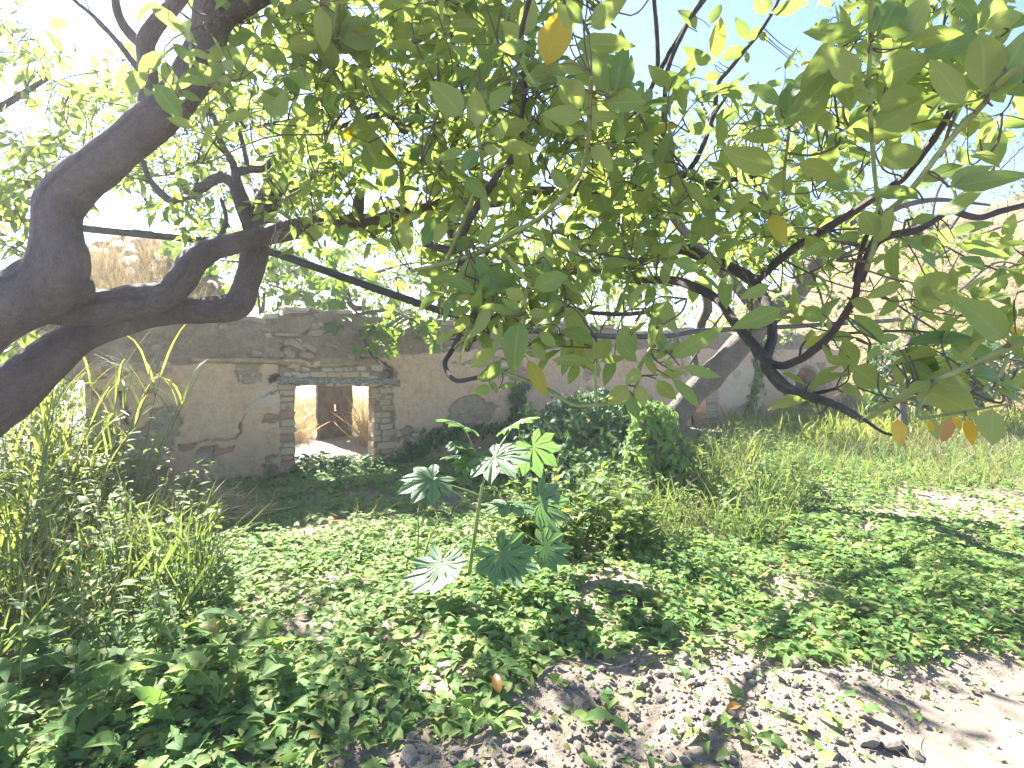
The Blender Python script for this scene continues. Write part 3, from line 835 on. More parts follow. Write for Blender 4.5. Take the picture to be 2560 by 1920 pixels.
# added blocks closing the two holes so no bright light shows through
for (hx_, hz_), dz in ((cropA(395, 600), -.03), (cropA(1695, 530), 0)):
    wall_piece('stone', ST['stone'][0], hx_, hz_ + dz, .30, .15 if dz else .24, .10, -.16)
# timber lintel and the two poles above it
def beam(name, x0, x1, yc0, yc1, yc2, h, mat, depth, out, seed, conv=cropA):
    n = 26
    bm_V, bm_F = [], []
    for k in range(n + 1):
        t = k / n; x = x0 + (x1 - x0) * t
        yc = yc0 * (1 - t) ** 2 + 2 * yc1 * t * (1 - t) + yc2 * t * t
        s, z = conv(x, yc)
        for j, (a, b_) in enumerate([(-1, -1), (0, -1.12), (1, -1), (1.0, 0), (1, 1), (0, 1.1), (-1, 1), (-1.0, 0)]):
            nz_ = vnoise(np.array([[x * .02, j * 3.1, seed]]), seed)[0]
            o_ = out - depth / 2 + b_ * 0 + (-a) * depth / 2 * (1 + .1 * nz_)
            q = W3(s, z + b_ * h / 2 * (1 + .22 * nz_), o_)
            bm_V.append(q - wall_root.location)
    for k in range(n):
        for j in range(8):
            bm_F.append((k * 8 + j, k * 8 + (j + 1) % 8, (k + 1) * 8 + (j + 1) % 8, (k + 1) * 8 + j))
    ca = len(bm_V); bm_V += [sum((Vector(v) for v in bm_V[:8]), Vector()) / 8, sum((Vector(v) for v in bm_V[n * 8:n * 8 + 8]), Vector()) / 8]
    tri = [(ca, (j + 1) % 8, j) for j in range(8)] + [(ca + 1, n * 8 + j, n * 8 + (j + 1) % 8) for j in range(8)]
    return new_obj(name, mesh_np(name, np.array(bm_V), [np.array(bm_F), np.array(tri)], None, False), wall_root, mat)
beam('lintel', 432, 1832, 612, 628, 632, .084, M['lintel'], .42, .03, 1)
def pole(pts, r0, r1, seed):
    q = catmull([W3(*cropA(x, y), .0) for x, y in pts], 8)
    V, F, uv = tube(q, np.linspace(r0, r1, len(q)), 10, .14, seed, True)
    return new_obj('wooden_pole', mesh_np('wooden_pole', V - wl, F, uv), wall_root, M['pole'])
pole([(-560, 372), (-250, 380), (60, 376), (330, 390), (570, 415)], .026, .038, 3)
pole([(572, 398), (760, 408), (980, 430), (1180, 425), (1400, 398), (1610, 375)], .030, .022, 4)

# piece of inner wall seen through the opening, with its little window
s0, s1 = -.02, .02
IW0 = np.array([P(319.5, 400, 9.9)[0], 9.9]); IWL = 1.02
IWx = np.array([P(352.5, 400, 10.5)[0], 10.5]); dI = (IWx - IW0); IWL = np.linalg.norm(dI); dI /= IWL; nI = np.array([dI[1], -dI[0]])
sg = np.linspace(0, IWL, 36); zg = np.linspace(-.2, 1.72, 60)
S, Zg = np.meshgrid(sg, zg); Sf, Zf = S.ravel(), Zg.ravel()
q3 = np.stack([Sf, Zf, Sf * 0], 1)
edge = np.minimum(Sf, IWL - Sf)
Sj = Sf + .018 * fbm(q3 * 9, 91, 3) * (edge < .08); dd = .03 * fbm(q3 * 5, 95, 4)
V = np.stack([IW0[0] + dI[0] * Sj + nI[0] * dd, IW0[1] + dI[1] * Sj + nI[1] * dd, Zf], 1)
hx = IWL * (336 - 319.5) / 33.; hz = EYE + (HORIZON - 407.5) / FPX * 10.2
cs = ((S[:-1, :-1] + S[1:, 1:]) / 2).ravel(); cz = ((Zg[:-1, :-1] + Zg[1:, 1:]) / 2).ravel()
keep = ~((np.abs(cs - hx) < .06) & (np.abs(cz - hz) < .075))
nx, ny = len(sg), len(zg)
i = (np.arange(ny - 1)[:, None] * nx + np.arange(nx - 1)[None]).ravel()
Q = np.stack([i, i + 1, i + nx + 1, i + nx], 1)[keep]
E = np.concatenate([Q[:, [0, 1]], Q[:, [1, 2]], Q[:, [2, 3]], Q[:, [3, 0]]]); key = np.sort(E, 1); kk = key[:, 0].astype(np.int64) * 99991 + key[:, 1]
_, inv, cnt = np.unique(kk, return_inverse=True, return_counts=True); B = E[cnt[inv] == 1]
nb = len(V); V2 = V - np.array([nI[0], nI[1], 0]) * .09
inner = mesh_np('inner_wall_or_backing', np.vstack([V, V2]) - wl, [np.vstack([Q, Q[:, ::-1] + nb, np.stack([B[:, 1], B[:, 0], B[:, 0] + nb, B[:, 1] + nb], 1)])])
new_obj('inner_wall_or_backing', inner, wall_root, M['dark_inside'])

# collapsed tiled roof behind the wall, on its left: a slumped slope, every tile a piece
roof_root = thing('collapsed_roof', W3(-1.2, 1.6, -1.6), 'collapsed heap of old curved clay roof tiles behind the left end of the wall', 'roof')
rl = np.array(roof_root.location)
apex = P(132, 238, 8.6)
def roof_pt(u, v):                                 # u along the wall, v up the slope
    e0 = W3(-2.75, 1.75, -.75); e1 = W3(-.2, 1.75, -.75)
    r0_ = P(106, 236, 8.9); r1_ = P(172, 240, 9.3)
    a = e0.lerp(e1, u); b_ = r0_.lerp(r1_, u)
    p = a.lerp(b_, v)
    p.z += .08 * math.sin(u * 9 + v * 4) * v
    return p
V = []; nu, nv = 24, 16
for j in range(nv + 1):
    for k in range(nu + 1):
        q = roof_pt(k / nu, j / nv); V.append((q.x, q.y, q.z - .07))
for k in range(nu + 1):
    q = roof_pt(k / nu, 1.0); V.append((q.x + .4, q.y + 1.6, 1.0))
for k in range(nu + 1):
    q = roof_pt(k / nu, 0.0); V.append((q.x, q.y, 1.2))
i = (np.arange(nv + 1)[:, None] * (nu + 1) + np.arange(nu)[None]).ravel()
F = [np.stack([i, i + 1, i + nu + 2, i + nu + 1], 1), np.array([((nv + 2) * (nu + 1) + k, (nv + 2) * (nu + 1) + k + 1, k + 1, k) for k in range(nu)])]
new_obj('roof_bed', mesh_np('roof_bed', np.array(V) - rl, F), roof_root, M['stone'])
def tile_mesh(seed):
    n, L, r_ = 7, .42, .09
    r = random.Random(seed); V = []
    for k in range(2):
        for s_ in (1.0, .82):
            rad = (r_ if k == 0 else r_ * .8) * s_
            for j in range(n):
                a = math.pi * j / (n - 1)
                V.append((math.cos(a) * rad, k * L + r.uniform(-.01, .01), math.sin(a) * rad * .8))
    F = []
    for j in range(n - 1):
        F += [(j, j + 1, 2 * n + j + 1, 2 * n + j), (n + j + 1, n + j, 3 * n + j, 3 * n + j + 1), (j + 1, j, n + j, n + j + 1), (2 * n + j, 2 * n + j + 1, 3 * n + j + 1, 3 * n + j)]
    for o_ in (0, n - 1):
        F.append((o_, 2 * n + o_, 3 * n + o_, n + o_))
    me = mesh_np('tile', np.array(V), [np.array(F)], None, False); me.materials.append(M['tile'])
    return me
TILES = [tile_mesh(s) for s in range(4)]
for a in range(14):
    for b_ in range(8):
        u = (a + .5 + (rr.random() - .5) * .3) / 14; v = (b_ + .3 + (rr.random() - .5) * .2) / 8
        if rr.random() < .12: continue
        p0 = roof_pt(u, v); p1 = roof_pt(u, v + .1)
        ax = (p1 - p0).normalized(); ax = (ax + Vector((rr.uniform(-.25, .25), 0, rr.uniform(-.1, .15)))).normalized()
        Mx = frames([tuple(ax)], [(.2, -.4, 1)], np.array([1.0 + rr.random() * .2]))[0]
        Mx[:3, 3] = np.array(p0) - rl
        if rr.random() < .35:
            Mx[:3, 0] *= -1; Mx[:3, 2] *= -1
        o = new_obj('tile', rr.choice(TILES), roof_root); o.matrix_basis = Matrix(Mx.tolist())

# ------------------------------------------------------------------ plants
def unit(v):
    v = np.asarray(v, float)
    return v / max(np.linalg.norm(v), 1e-9)
LEAFMESH = {}
def leaf_mesh(tpl_list, k, mat, name='leaf'):
    key = (id(tpl_list), k, mat.name, name)
    if key not in LEAFMESH:
        V, F, uv = tpl_list[k]
        me = mesh_np(name, V, F, uv, True)
        me.materials.append(mat)
        LEAFMESH[key] = me
    return LEAFMESH[key]

class Samples:
    """Growing array of points a twig may spring from."""
    def __init__(self): self.a = np.zeros((4096, 3)); self.n = 0
    def __len__(self): return self.n
    def __iadd__(self, pts):
        pts = np.asarray(pts, float)
        while self.n + len(pts) > len(self.a): self.a = np.vstack([self.a, np.zeros_like(self.a)])
        self.a[self.n:self.n + len(pts)] = pts; self.n += len(pts)
        return self
    def arr(self): return self.a[:self.n]

class Plant:
    """A tree or shrub: limbs as parts, fine twigs in one part, the largest leaves one by one, the rest as one foliage part."""
    def __init__(self, name, base, label, cat, tpls=LEAF, mat='citrus', bark='bark', group=None):
        self.root = thing(name, base, label, cat, group)
        self.o = np.array(base, float)
        self.tpls, self.mat, self.bark = tpls, M[mat], M[bark]
        self.samples = Samples()               # limb points (for twigs to spring from)
        self.twig, self.leaves = Merge(), []
    def limb(self, name, pts, rad, sides=10, bump_=.10, mat=None, per=7, record=True, round_end=False):
        pts = np.array([tuple(p) for p in pts])
        q = catmull(pts, per)
        r_ = np.interp(np.linspace(0, 1, len(q)), np.linspace(0, 1, len(np.atleast_1d(rad))), rad)
        V, F, uv = tube(q, r_, sides, bump_, len(self.samples) + 5, round_end)
        new_obj(name, mesh_np(name, V - self.o, F, uv), self.root, mat or self.bark)
        if record:
            self.samples += list(q)
        return q
    def stem(self, pts, r0, r1, sides=5, per=5, record=False, wig=0.0):
        q = catmull(np.array([tuple(p) for p in pts]), per)
        if wig:
            q[1:-1] += rng.normal(0, wig, (len(q) - 2, 3))
        V, F, uv = tube(q, np.linspace(r0, r1, len(q)), sides)
        self.twig.add(V, F, uv, rng.random())
        if record:
            self.samples += list(q)
        return q
    def near(self, p):
        A = self.samples.arr()
        d = np.linalg.norm(A - p, axis=1)
        k = int(np.argmin(d))
        return A[k], d[k]
    def leaf(self, p, axis, normal, L, variant=None, mat=None, wide=1.0, keep=False):
        self.leaves.append((np.asarray(p, float), np.asarray(axis, float), np.asarray(normal, float), L, int(rng.integers(len(self.tpls))) if variant is None else variant, mat or self.mat, wide, keep))
    def spray(self, base, d, length, n, L, droop=.25, up=.7, r=.003, connect=True, maxd=.9, tip=True):
        base = np.asarray(base, float); d = unit(d)
        if connect and len(self.samples):
            s, dist = self.near(base)
            if dist > .03:
                if dist > maxd:
                    base = s + (base - s) * (maxd / dist); dist = maxd
                m_ = (s + base) / 2 + rng.normal(0, .10, 3) * dist + np.array([0, 0, -.06 * dist])
                self.stem([s, m_, base, base + d * length * .3], r * (1.0 + .7 * dist), r * .9, 4, 4, True)
        bend = rng.normal(0, .18, 3) * length
        end = base + d * length + np.array([0, 0, -droop * length * .5])
        mid = base + d * length * .5 + bend
        q = self.stem([base, mid, end], r, r * .45, 3, 4)
        self.samples += q[::2]
        ph = rng.uniform(0, 6.28)
        for k in range(n):
            t = (k + .6) / n
            t = .12 + .88 * t ** .75
            i = min(int(t * (len(q) - 1)), len(q) - 2); f = t * (len(q) - 1) - i
            p = q[i] * (1 - f) + q[i + 1] * f
            tan = unit(q[i + 1] - q[i])
            u = unit(np.cross(tan, [.2, .1, .97] if abs(tan[2]) < .95 else [1, 0, 0])); w = np.cross(tan, u)
            ph += 2.4 + rng.normal(0, .3)
            out = u * math.cos(ph) + w * math.sin(ph)
            fw = .25 + 1.0 * t ** 2.5 + rng.normal(0, .12)
            ax = unit(out + tan * fw + np.array([0, 0, -droop]) + rng.normal(0, .15, 3))
            nm = unit(tan * .7 + np.array([0, 0, up]) + rng.normal(0, .3, 3))
            self.leaf(p, ax, nm, L * rng.uniform(.65, 1.2) * (1 - .25 * (t > .9)))
    def region(self, x0, x1, y0, y1, d0, d1, n, L, nl=7, length=.28, upb=.5, droop=.25, r=.003, maxd=.9, holes=()):
        made = 0; guard = 0
        while made < n and guard < n * 6:
            guard += 1
            px, py = rng.uniform(x0, x1), rng.uniform(y0, y1)
            if any(hx0 < px < hx1 and hy0 < py < hy1 and rng.random() < .93 for hx0, hx1, hy0, hy1 in holes):
                continue
            p = np.array(P(px, py, rng.uniform(d0, d1)))
            d = rng.normal(0, .7, 3) + np.array([0, -.1, upb])
            d = unit(d)
            self.spray(p - d * length * .4, d, length * rng.uniform(.7, 1.3), max(3, int(nl * rng.uniform(.7, 1.3))), L, droop, .7, r, True, maxd)
            made += 1
    def finish(self, nparts=300, foliage=True, min_px=4, stemmat='twig'):
        if self.twig.n:
            t = self.twig.build('twigs', M[stemmat], self.root, True, self.o); t['kind'] = 'stuff'
        if not self.leaves:
            return
        A = np.array([l[1] for l in self.leaves]); Nn = np.array([l[2] for l in self.leaves])
        S = np.array([[l[3] * l[6], l[3], l[3]] for l in self.leaves])
        Mx = frames(A, Nn, S); Mx[:, :3, 3] = np.array([l[0] for l in self.leaves])
        cen = Mx[:, :3, 3] + Mx[:, :3, 1] * .5
        dep = np.maximum(cen[:, 1], .05)
        x = 512 + cen[:, 0] / dep * FPX; y = HORIZON - (cen[:, 2] - EYE) / dep * FPX
        view = np.stack([cen[:, 0], cen[:, 1], cen[:, 2] - EYE], 1); view /= np.linalg.norm(view, axis=1, keepdims=True)
        facing = np.abs((Mx[:, :3, 2] / S[:, 2:3] * view).sum(1))
        size = S[:, 1] / dep * FPX * (.5 + .5 * facing)
        vis = (x > -10) & (x < 1034) & (y > -10) & (y < 778) & (cen[:, 1] > .1)
        score = np.where(vis, size, -1) + np.where([l[7] for l in self.leaves], 1000, 0)
        order = np.argsort(-score)
        part = [i for i in order[:nparts] if score[i] > min_px]
        ps = set(part)
        for i in part:
            l = self.leaves[i]
            o = new_obj('leaf', leaf_mesh(self.tpls, l[4], l[5]), self.root)
            m_ = Mx[i].copy(); m_[:3, 3] -= self.o
            o.matrix_basis = Matrix(m_.tolist())
            if l[5] is M['yellow']: o['label'] = 'yellowed leaf'
            if l[5] is M['orange']: o['label'] = 'withered orange leaf'
        rest = [i for i in range(len(self.leaves)) if i not in ps]
        if rest:
            mg = Merge()
            by = {}
            for i in rest: by.setdefault(self.leaves[i][4], []).append(i)
            tp = self.tpls if len(rest) < 9000 or self.tpls is not LEAF else self.tpls
            for v, ids in by.items():
                mg.add_many(tp[v], Mx[ids], rng.random(len(ids)))
            f = mg.build('foliage', self.mat, self.root, True, self.o); f['kind'] = 'stuff'

def tl(t, pts, d0, d1=None):
    """Points along tile coordinates with depth running from d0 to d1."""
    d1 = d0 if d1 is None else d1
    n = len(pts)
    return [P(*T(t, x, y), d0 + (d1 - d0) * k / max(1, n - 1)) for k, (x, y) in enumerate(pts)]
def pl(pts):
    return [P(x, y, d) for x, y, d in pts]

# ---- the big old citrus tree whose limbs cross the picture from the left
A = Plant('citrus_tree', (-3.2, 2.15, 0), 'big old citrus tree with thick dark limbs spreading from the left edge', 'tree')
k = 2.3 / FPX
A.limb('trunk', [(-3.25, 2.1, -.1), (-3.1, 2.1, .45), (-2.75, 2.12, .85), P(-95, 470, 2.2), P(-40, 432, 2.25), P(0, 402, 2.3), P(34, 372, 2.35), P(68, 345, 2.4), P(101, 328, 2.45), P(152, 314, 2.55), P(203, 311, 2.65), P(236, 306, 2.7), P(247, 284, 2.75), P(254, 258, 2.8), P(260, 219, 2.9), P(270, 194, 2.95), P(284, 169, 3.0), P(287, 157, 3.0)],
       [.16, .14, .13, 28 * k, 26 * k, 25 * k, 22 * k, 18 * k, 16.5 * k, 15.5 * k, 15 * k, 15.5 * k, 15 * k, 16 * k, 14 * k, 13 * k, 12.5 * k, 11 * k], 30, .10, per=14)
A.limb('limb', pl([(-70, 380, 2.05), (-20, 330, 2.1), (12, 305, 2.15), (40, 290, 2.2), (57, 268, 2.2), (57, 240, 2.2), (57, 214, 2.2), (66, 196, 2.2), (82, 180, 2.2), (110, 158, 2.2), (143, 130, 2.2), (169, 107, 2.15), (189, 82, 2.1), (201, 58, 2.1), (210, 34, 2.1), (216, 8, 2.05), (222, -30, 2.0), (250, -90, 1.9), (330, -170, 1.75), (460, -260, 1.55)]),
       np.array([26, 27, 30, 30, 27, 22, 22, 23, 21, 20, 20, 20, 18, 16.5, 16, 19, 19, 16, 14, 12]) * 2.15 / FPX, 30, .10, per=14)
A.limb('limb', pl([(30, 300, 2.25), (84, 306, 2.35), (118, 303, 2.4), (150, 300, 2.45), (169, 292, 2.5), (182, 279, 2.5), (194, 262, 2.55), (211, 250, 2.6), (236, 243, 2.6), (270, 235, 2.7), (304, 228, 2.75), (337, 221, 2.8), (375, 222, 2.85), (400, 214, 2.9), (425, 209, 2.9), (447, 203, 2.9), (472, 201, 2.9), (497, 201, 2.9), (511, 195, 2.85), (539, 191, 2.8), (570, 192, 2.8), (610, 190, 2.7), (680, 176, 2.5)]),
       np.array([17, 16, 14, 13, 12.5, 11.5, 11, 10.5, 10.5, 10, 9.5, 9.5, 9.5, 8.5, 7.5, 7, 6.5, 7, 5.5, 5, 4.5, 4, 3]) * 2.75 / FPX, 22, .13, per=10)
A.limb('branch_stub', pl([(60, 214, 2.2), (48, 208, 2.18), (38, 204, 2.16)]), [.07, .065, .045], 12, .15, round_end=True)
A.limb('branch_stub', pl([(80, 296, 2.25), (88, 287, 2.24), (90, 280, 2.24)]), [.05, .03, .012], 10, .2)
A.limb('branch_stub', pl([(357, 222, 2.85), (358, 205, 2.84), (361, 192, 2.83)]), [.034, .028, .02], 9, .15, round_end=True)
def br(t, pts, d0, d1, r0, r1, name='branch', mat=None, sides=8):
    dm = (d0 + d1) / 2 / FPX
    return A.limb(name, tl(t, pts, d0, d1), [r0 * dm, (r0 + r1) / 2 * dm, r1 * dm], sides, .08, mat)
br('r1', [(870, 700), (882, 520), (872, 400), (862, 260), (920, 150), (1010, 50), (1090, -60)], 2.2, 2.1, 9.5, 7.5)
br('r1', [(860, 270), (790, 220), (720, 130), (690, 40), (680, -60)], 2.2, 2.15, 6, 3)
br('r1', [(840, 440), (760, 330), (680, 230), (560, 100), (440, 0), (400, -60)], 2.2, 2.3, 3, 1.6)
br('r1', [(1280, 140), (1400, 60), (1510, 0), (1650, -80)], 2.1, 1.9, 12, 9)
br('r1', [(1480, 1340), (1420, 1180), (1375, 1080), (1300, 1050), (1200, 1110), (1110, 1155), (1020, 1190), (940, 1130), (880, 1050), (850, 960)], 2.85, 3.3, 7, 2.5)
br('r1', [(1390, 1075), (1385, 980), (1310, 850), (1270, 700), (1180, 590), (1150, 450)], 2.95, 3.1, 4, 2)
br('r1', [(1470, 1010), (1450, 900), (1400, 720), (1340, 560), (1300, 400)], 3.0, 3.0, 2.5, 1.5)
br('r1', [(1520, 1330), (1400, 1060), (1470, 1005), (1560, 1000), (1620, 940)], 2.9, 3.0, 5, 3)
br('r1', [(1300, 1420), (1340, 1300), (1310, 1180)], 2.7, 2.9, 3, 1.5)
br('r2', [(1060, 1190), (1150, 1100), (1210, 1000), (1240, 900), (1235, 780), (1200, 620), (1190, 430)], 2.9, 2.4, 6.5, 3)
br('r2', [(790, 1190), (765, 1020), (800, 830), (850, 600), (920, 430), (990, 290), (1040, 100), (1060, -50)], 2.85, 2.3, 4.5, 2.2)
br('r2', [(855, 600), (800, 300), (760, 100), (740, -40)], 2.4, 2.2, 2, 1.5)
br('r2', [(620, 1440), (800, 1480), (870, 1330), (960, 1180), (1050, 1040), (1160, 910)], 2.0, 1.7, 4.5, 3)
br('r2', [(540, 1602), (750, 1560), (950, 1490), (1150, 1380), (1300, 1290), (1470, 1130), (1560, 980), (1590, 820), (1600, 590), (1610, 450)], 1.7, 1.2, 3.2, 2.2, 'shoot', M['shoot'])
br('r2', [(750, 1550), (830, 1360), (900, 1180), (960, 1010), (930, 760)], 1.7, 1.35, 2.6, 1.8, 'shoot', M['shoot'])
br('r2', [(480, 1360), (490, 1200), (480, 1000), (470, 980), (250, 700), (60, 380), (90, 200), (110, 0)], 2.6, 1.6, 3, 2, 'shoot', M['shoot'])
br('r2', [(1230, 880), (1190, 760), (1215, 500), (1190, 230), (1260, -80)], 1.9, 1.2, 3, 2)
br('r2', [(500, 780), (580, 690), (550, 560), (600, 380), (690, 60)], 2.6, 2.4, 4, 2)
br('r2', [(500, 780), (420, 690), (300, 690), (100, 760)], 2.7, 2.6, 4, 2.5)
br('r2', [(420, 260), (270, 420), (180, 640)], 2.2, 2.3, 2.4, 1.6)
# lower branch that dips to the right and comes back up towards the eye
A.limb('limb', pl([(447, 205, 2.9), (450, 225, 2.9), (456, 250, 2.85), (470, 270, 2.8), (495, 279, 2.8), (522, 275, 2.8), (573, 271, 2.75), (624, 268, 2.6), (657, 254, 2.45), (681, 249, 2.3), (706, 259, 2.2), (731, 268, 2.1), (751, 279, 2.0), (763, 296, 1.9), (770, 316, 1.8), (772, 336, 1.7), (768, 352, 1.6), (765, 364, 1.5)]),
       np.array([5, 5, 5, 5, 4.6, 4.6, 4.6, 5, 5.8, 6.2, 5.8, 5.8, 5.8, 5.4, 5.4, 5, 5, 5]) * np.linspace(2.9, 1.5, 18) / FPX, 12, .12)
A.limb('limb', pl([(766, 358, 1.53), (765, 364, 1.5), (782, 385, 1.42), (800, 394, 1.35), (833, 404, 1.25), (863, 420, 1.15)]), np.array([6, 6, 6.5, 5.5, 4.2, 3.2]) * np.linspace(1.5, 1.15, 6) / FPX, 12, .14, M['pale_bark'])
A.limb('shoot', pl([(858, 418, 1.16), (863, 420, 1.15), (883, 409, 1.08), (904, 397, 1.02), (934, 382, .96), (968, 367, .92), (1001, 351, .88), (1040, 335, .85), (1090, 310, .82)]), np.array([2.6, 3, 3, 3, 3.2, 3.2, 3.4, 3.4, 3.4]) * np.linspace(1.15, .82, 9) / FPX, 10, .08, M['shoot'])
A.limb('branch', pl([(600, 272, 2.7), (640, 279, 2.4), (676, 281, 2.25), (703, 291, 2.1), (720, 302, 2.0), (735, 323, 1.85), (752, 343, 1.7), (766, 362, 1.52)]), np.array([4, 4.5, 5, 5, 4.5, 4.5, 4.5, 5]) * 2 / FPX, 10, .12)
br('r6', [(600, 720), (700, 745), (790, 715), (850, 680), (970, 580), (1060, 460), (1130, 340), (1150, 240), (1215, 60), (1300, -100)], 1.5, 1.15, 4.6, 2.6)
br('r6', [(770, 905), (830, 920), (940, 900), (1020, 880)], 1.4, 1.3, 2.6, 1.5)
br('r3', [(540, 1670), (650, 1570), (800, 1450), (950, 1360), (1130, 1250), (1260, 1160), (1400, 1070), (1480, 980), (1600, 820), (1700, 650), (1760, 450)], 1.95, 1.25, 5, 2.6)
br('r3', [(1160, 1660), (1270, 1430), (1500, 1360), (1620, 1290), (1700, 1250), (1860, 1290), (2000, 1250), (2160, 1210)], 1.3, 1.5, 4, 3)
br('r3', [(1200, 1600), (1300, 1300), (1400, 1190), (1500, 1080), (1700, 820), (1890, 620), (2000, 480), (2160, 360)], 1.15, .85, 3, 2.8, 'shoot', M['shoot'])
br('r3', [(1280, 1270), (1250, 1050), (1230, 800), (1215, 500), (1222, 200), (1230, -60)], 1.15, .95, 2.2, 2.2, 'shoot', M['shoot'])
br('r3', [(760, 1150), (710, 1100), (735, 830), (745, 700)], 1.4, 1.1, 1.8, 1.4, 'shoot', M['shoot'])
br('r3', [(0, 1030), (150, 1040), (250, 1090), (340, 1200)], 2.4, 2.2, 5, 3)
br('r3', [(230, 1080), (450, 1060), (550, 1040)], 2.3, 2.1, 3, 2)
br('r3', [(140, 1020), (210, 910), (290, 690), (320, 500), (380, 420), (470, 310), (560, 200), (650, 60), (700, -60)], 2.3, 2.0, 3, 1.4)
br('r3', [(290, 690), (350, 600), (410, 515)], 2.2, 2.2, 1.8, 1.2)
br('r2', [(1500, 1150), (1680, 900), (1790, 760), (1900, 620), (1990, 450), (1998, 250), (1975, -40)], 2.7, 2.2, 3.2, 2)
br('r2', [(1990, 455), (2080, 300), (2170, 150), (2260, 20), (2330, -60)], 2.3, 2.1, 3, 2)
br('r2', [(2020, 1000), (2040, 600), (2070, 380), (2190, 120), (2300, -60)], 2.4, 2.1, 3, 2)
# hanging sprays in the middle
br('r5', [(990, 40), (955, 200), (930, 400), (910, 590)], 2.4, 1.9, 4.5, 3)
br('r5', [(860, 500), (790, 640), (740, 735), (800, 830), (940, 815)], 1.9, 1.45, 3, 2)
br('r5', [(935, 815), (1100, 765), (1170, 690), (1200, 560), (1215, 350), (1240, 250)], 1.45, 1.25, 2.2, 2, 'shoot', M['shoot'])
br('r5', [(800, 640), (870, 560), (900, 430), (940, 320)], 1.7, 1.45, 2, 1.5, 'shoot', M['shoot'])
br('r5', [(1080, 780), (1350, 885), (1500, 975), (1700, 970), (1830, 950), (1880, 850), (1900, 740), (1990, 600), (2030, 500)], 1.4, 1.2, 2.2, 1.8, 'shoot', M['shoot'])
br('r5', [(1640, 960), (1628, 830), (1640, 720)], 1.28, 1.3, 1.6, 1.4, 'shoot', M['shoot'])
br('r5', [(1800, -250), (1790, 0), (1835, 170), (1790, 330), (1760, 420)], 2.0, 1.5, 2.4, 2.2, 'shoot', M['shoot'])
br('r5', [(1150, 560), (1290, 470), (1420, 400), (1600, 430), (1780, 440), (1920, 430)], 2.4, 2.0, 3, 2)
br('r6', [(1180, 1060), (1300, 1140), (1400, 1160)], 1.1, 1.05, 1.8, 1.2)
br('r6', [(1600, 840), (1500, 1040), (1700, 1030), (2050, 970)], .96, .9, 2, 1.2, 'shoot', M['shoot'])
br('r6', [(2040, 680), (2010, 760), (1960, 860)], .88, .9, 2, 1.4, 'shoot', M['shoot'])
br('r6', [(1130, 240), (1170, 60), (1240, -120)], 1.25, 1.1, 2.6, 2.0)
# overhead limbs, out of the frame, that carry the canopy over the viewer
A.limb('limb', pl([(216, 0, 2.05), (330, -140, 2.4), (480, -260, 2.6), (660, -330, 2.4), (860, -400, 2.0)]), [.05, .045, .035, .025, .015], 9, .1)
A.limb('limb', pl([(222, -30, 2.0), (210, -160, 2.3), (240, -320, 2.6), (300, -480, 2.6)]), [.05, .04, .03, .018], 9, .1)

near_n = len(A.samples)
NEARS = A.samples.arr().copy(); NPX = np.array([PX(p) for p in NEARS])
def hero(t, dd, rows, mat=None):
    for bx, by, tx, ty, *o in rows:
        bx, by = T(t, bx, by); tx, ty = T(t, tx, ty)
        dpx = np.hypot(NPX[:, 0] - bx, NPX[:, 1] - by)
        cost = dpx + 60 * np.abs(NEARS[:, 1] - dd)
        j = int(np.argmin(cost))
        d = NEARS[j, 1] if dpx[j] < 32 and abs(NEARS[j, 1] - dd) < .5 else dd
        d = d - .02
        p = np.array(P(bx, by, d)); L2 = math.hypot(tx - bx, ty - by) / FPX * d
        q = np.array(P(tx, ty, d + rng.uniform(-.30, .25) * L2))
        ax = q - p; L = np.linalg.norm(ax)
        view = unit(np.array([p[0], p[1], p[2] - EYE]))
        nm = -view * rng.choice([1, 1, -1]) + rng.normal(0, .26, 3) + np.array([0, 0, .25])
        wide = o[0] if o else 1.0
        if dpx[j] > 2 and dpx[j] < 60:
            s = NEARS[j]
            A.stem([s, (s + p) / 2 + rng.normal(0, .006, 3), p], .0022, .0015, 4, 3)
        v = int(rng.choice([0, 1, 2, 4, 5, 7] if wide >= 1 else [0, 4, 6]))
        A.leaf(p, ax, nm, L * 1.14, v, M[mat] if mat else None, wide * .88, True)
hero('r2', 1.4, [(860, 700, 690, 510, 1.3), (930, 780, 925, 560, 1.5), (1000, 680, 1120, 500), (1050, 850, 1265, 900), (940, 880, 850, 995, 1.3), (960, 870, 1055, 905, 1.2), (870, 880, 705, 940), (1040, 850, 1100, 700), (960, 960, 1000, 800)])
hero('r2', 1.25, [(1190, 240, 1265, -20, 1.2), (1330, 430, 1440, 55, 1.15), (1210, 220, 1090, 130), (1250, 260, 1080, 290, 1.1), (1590, 175, 1770, 20, 1.1), (1480, 270, 1815, 262), (1400, 380, 1545, 420, 1.3), (1500, 190, 1420, 20, 1.1), (1560, 160, 1470, 0), (1300, 560, 1210, 430), (1240, 430, 1380, 425, 1.4), (1210, 470, 1300, 520),
                   (1700, 570, 1605, 320), (1710, 560, 1710, 325), (1735, 570, 1805, 285), (1760, 560, 1870, 345), (1690, 560, 1870, 450), (1640, 620, 1905, 590, 1.2), (1590, 560, 1450, 490, 1.2), (1570, 660, 1420, 480, 1.3), (1580, 680, 1345, 690, 1.2), (1600, 700, 1760, 680), (1590, 800, 1440, 740), (1590, 860, 1740, 980, 1.3), (1580, 900, 1480, 980), (1480, 1130, 1370, 1010)])
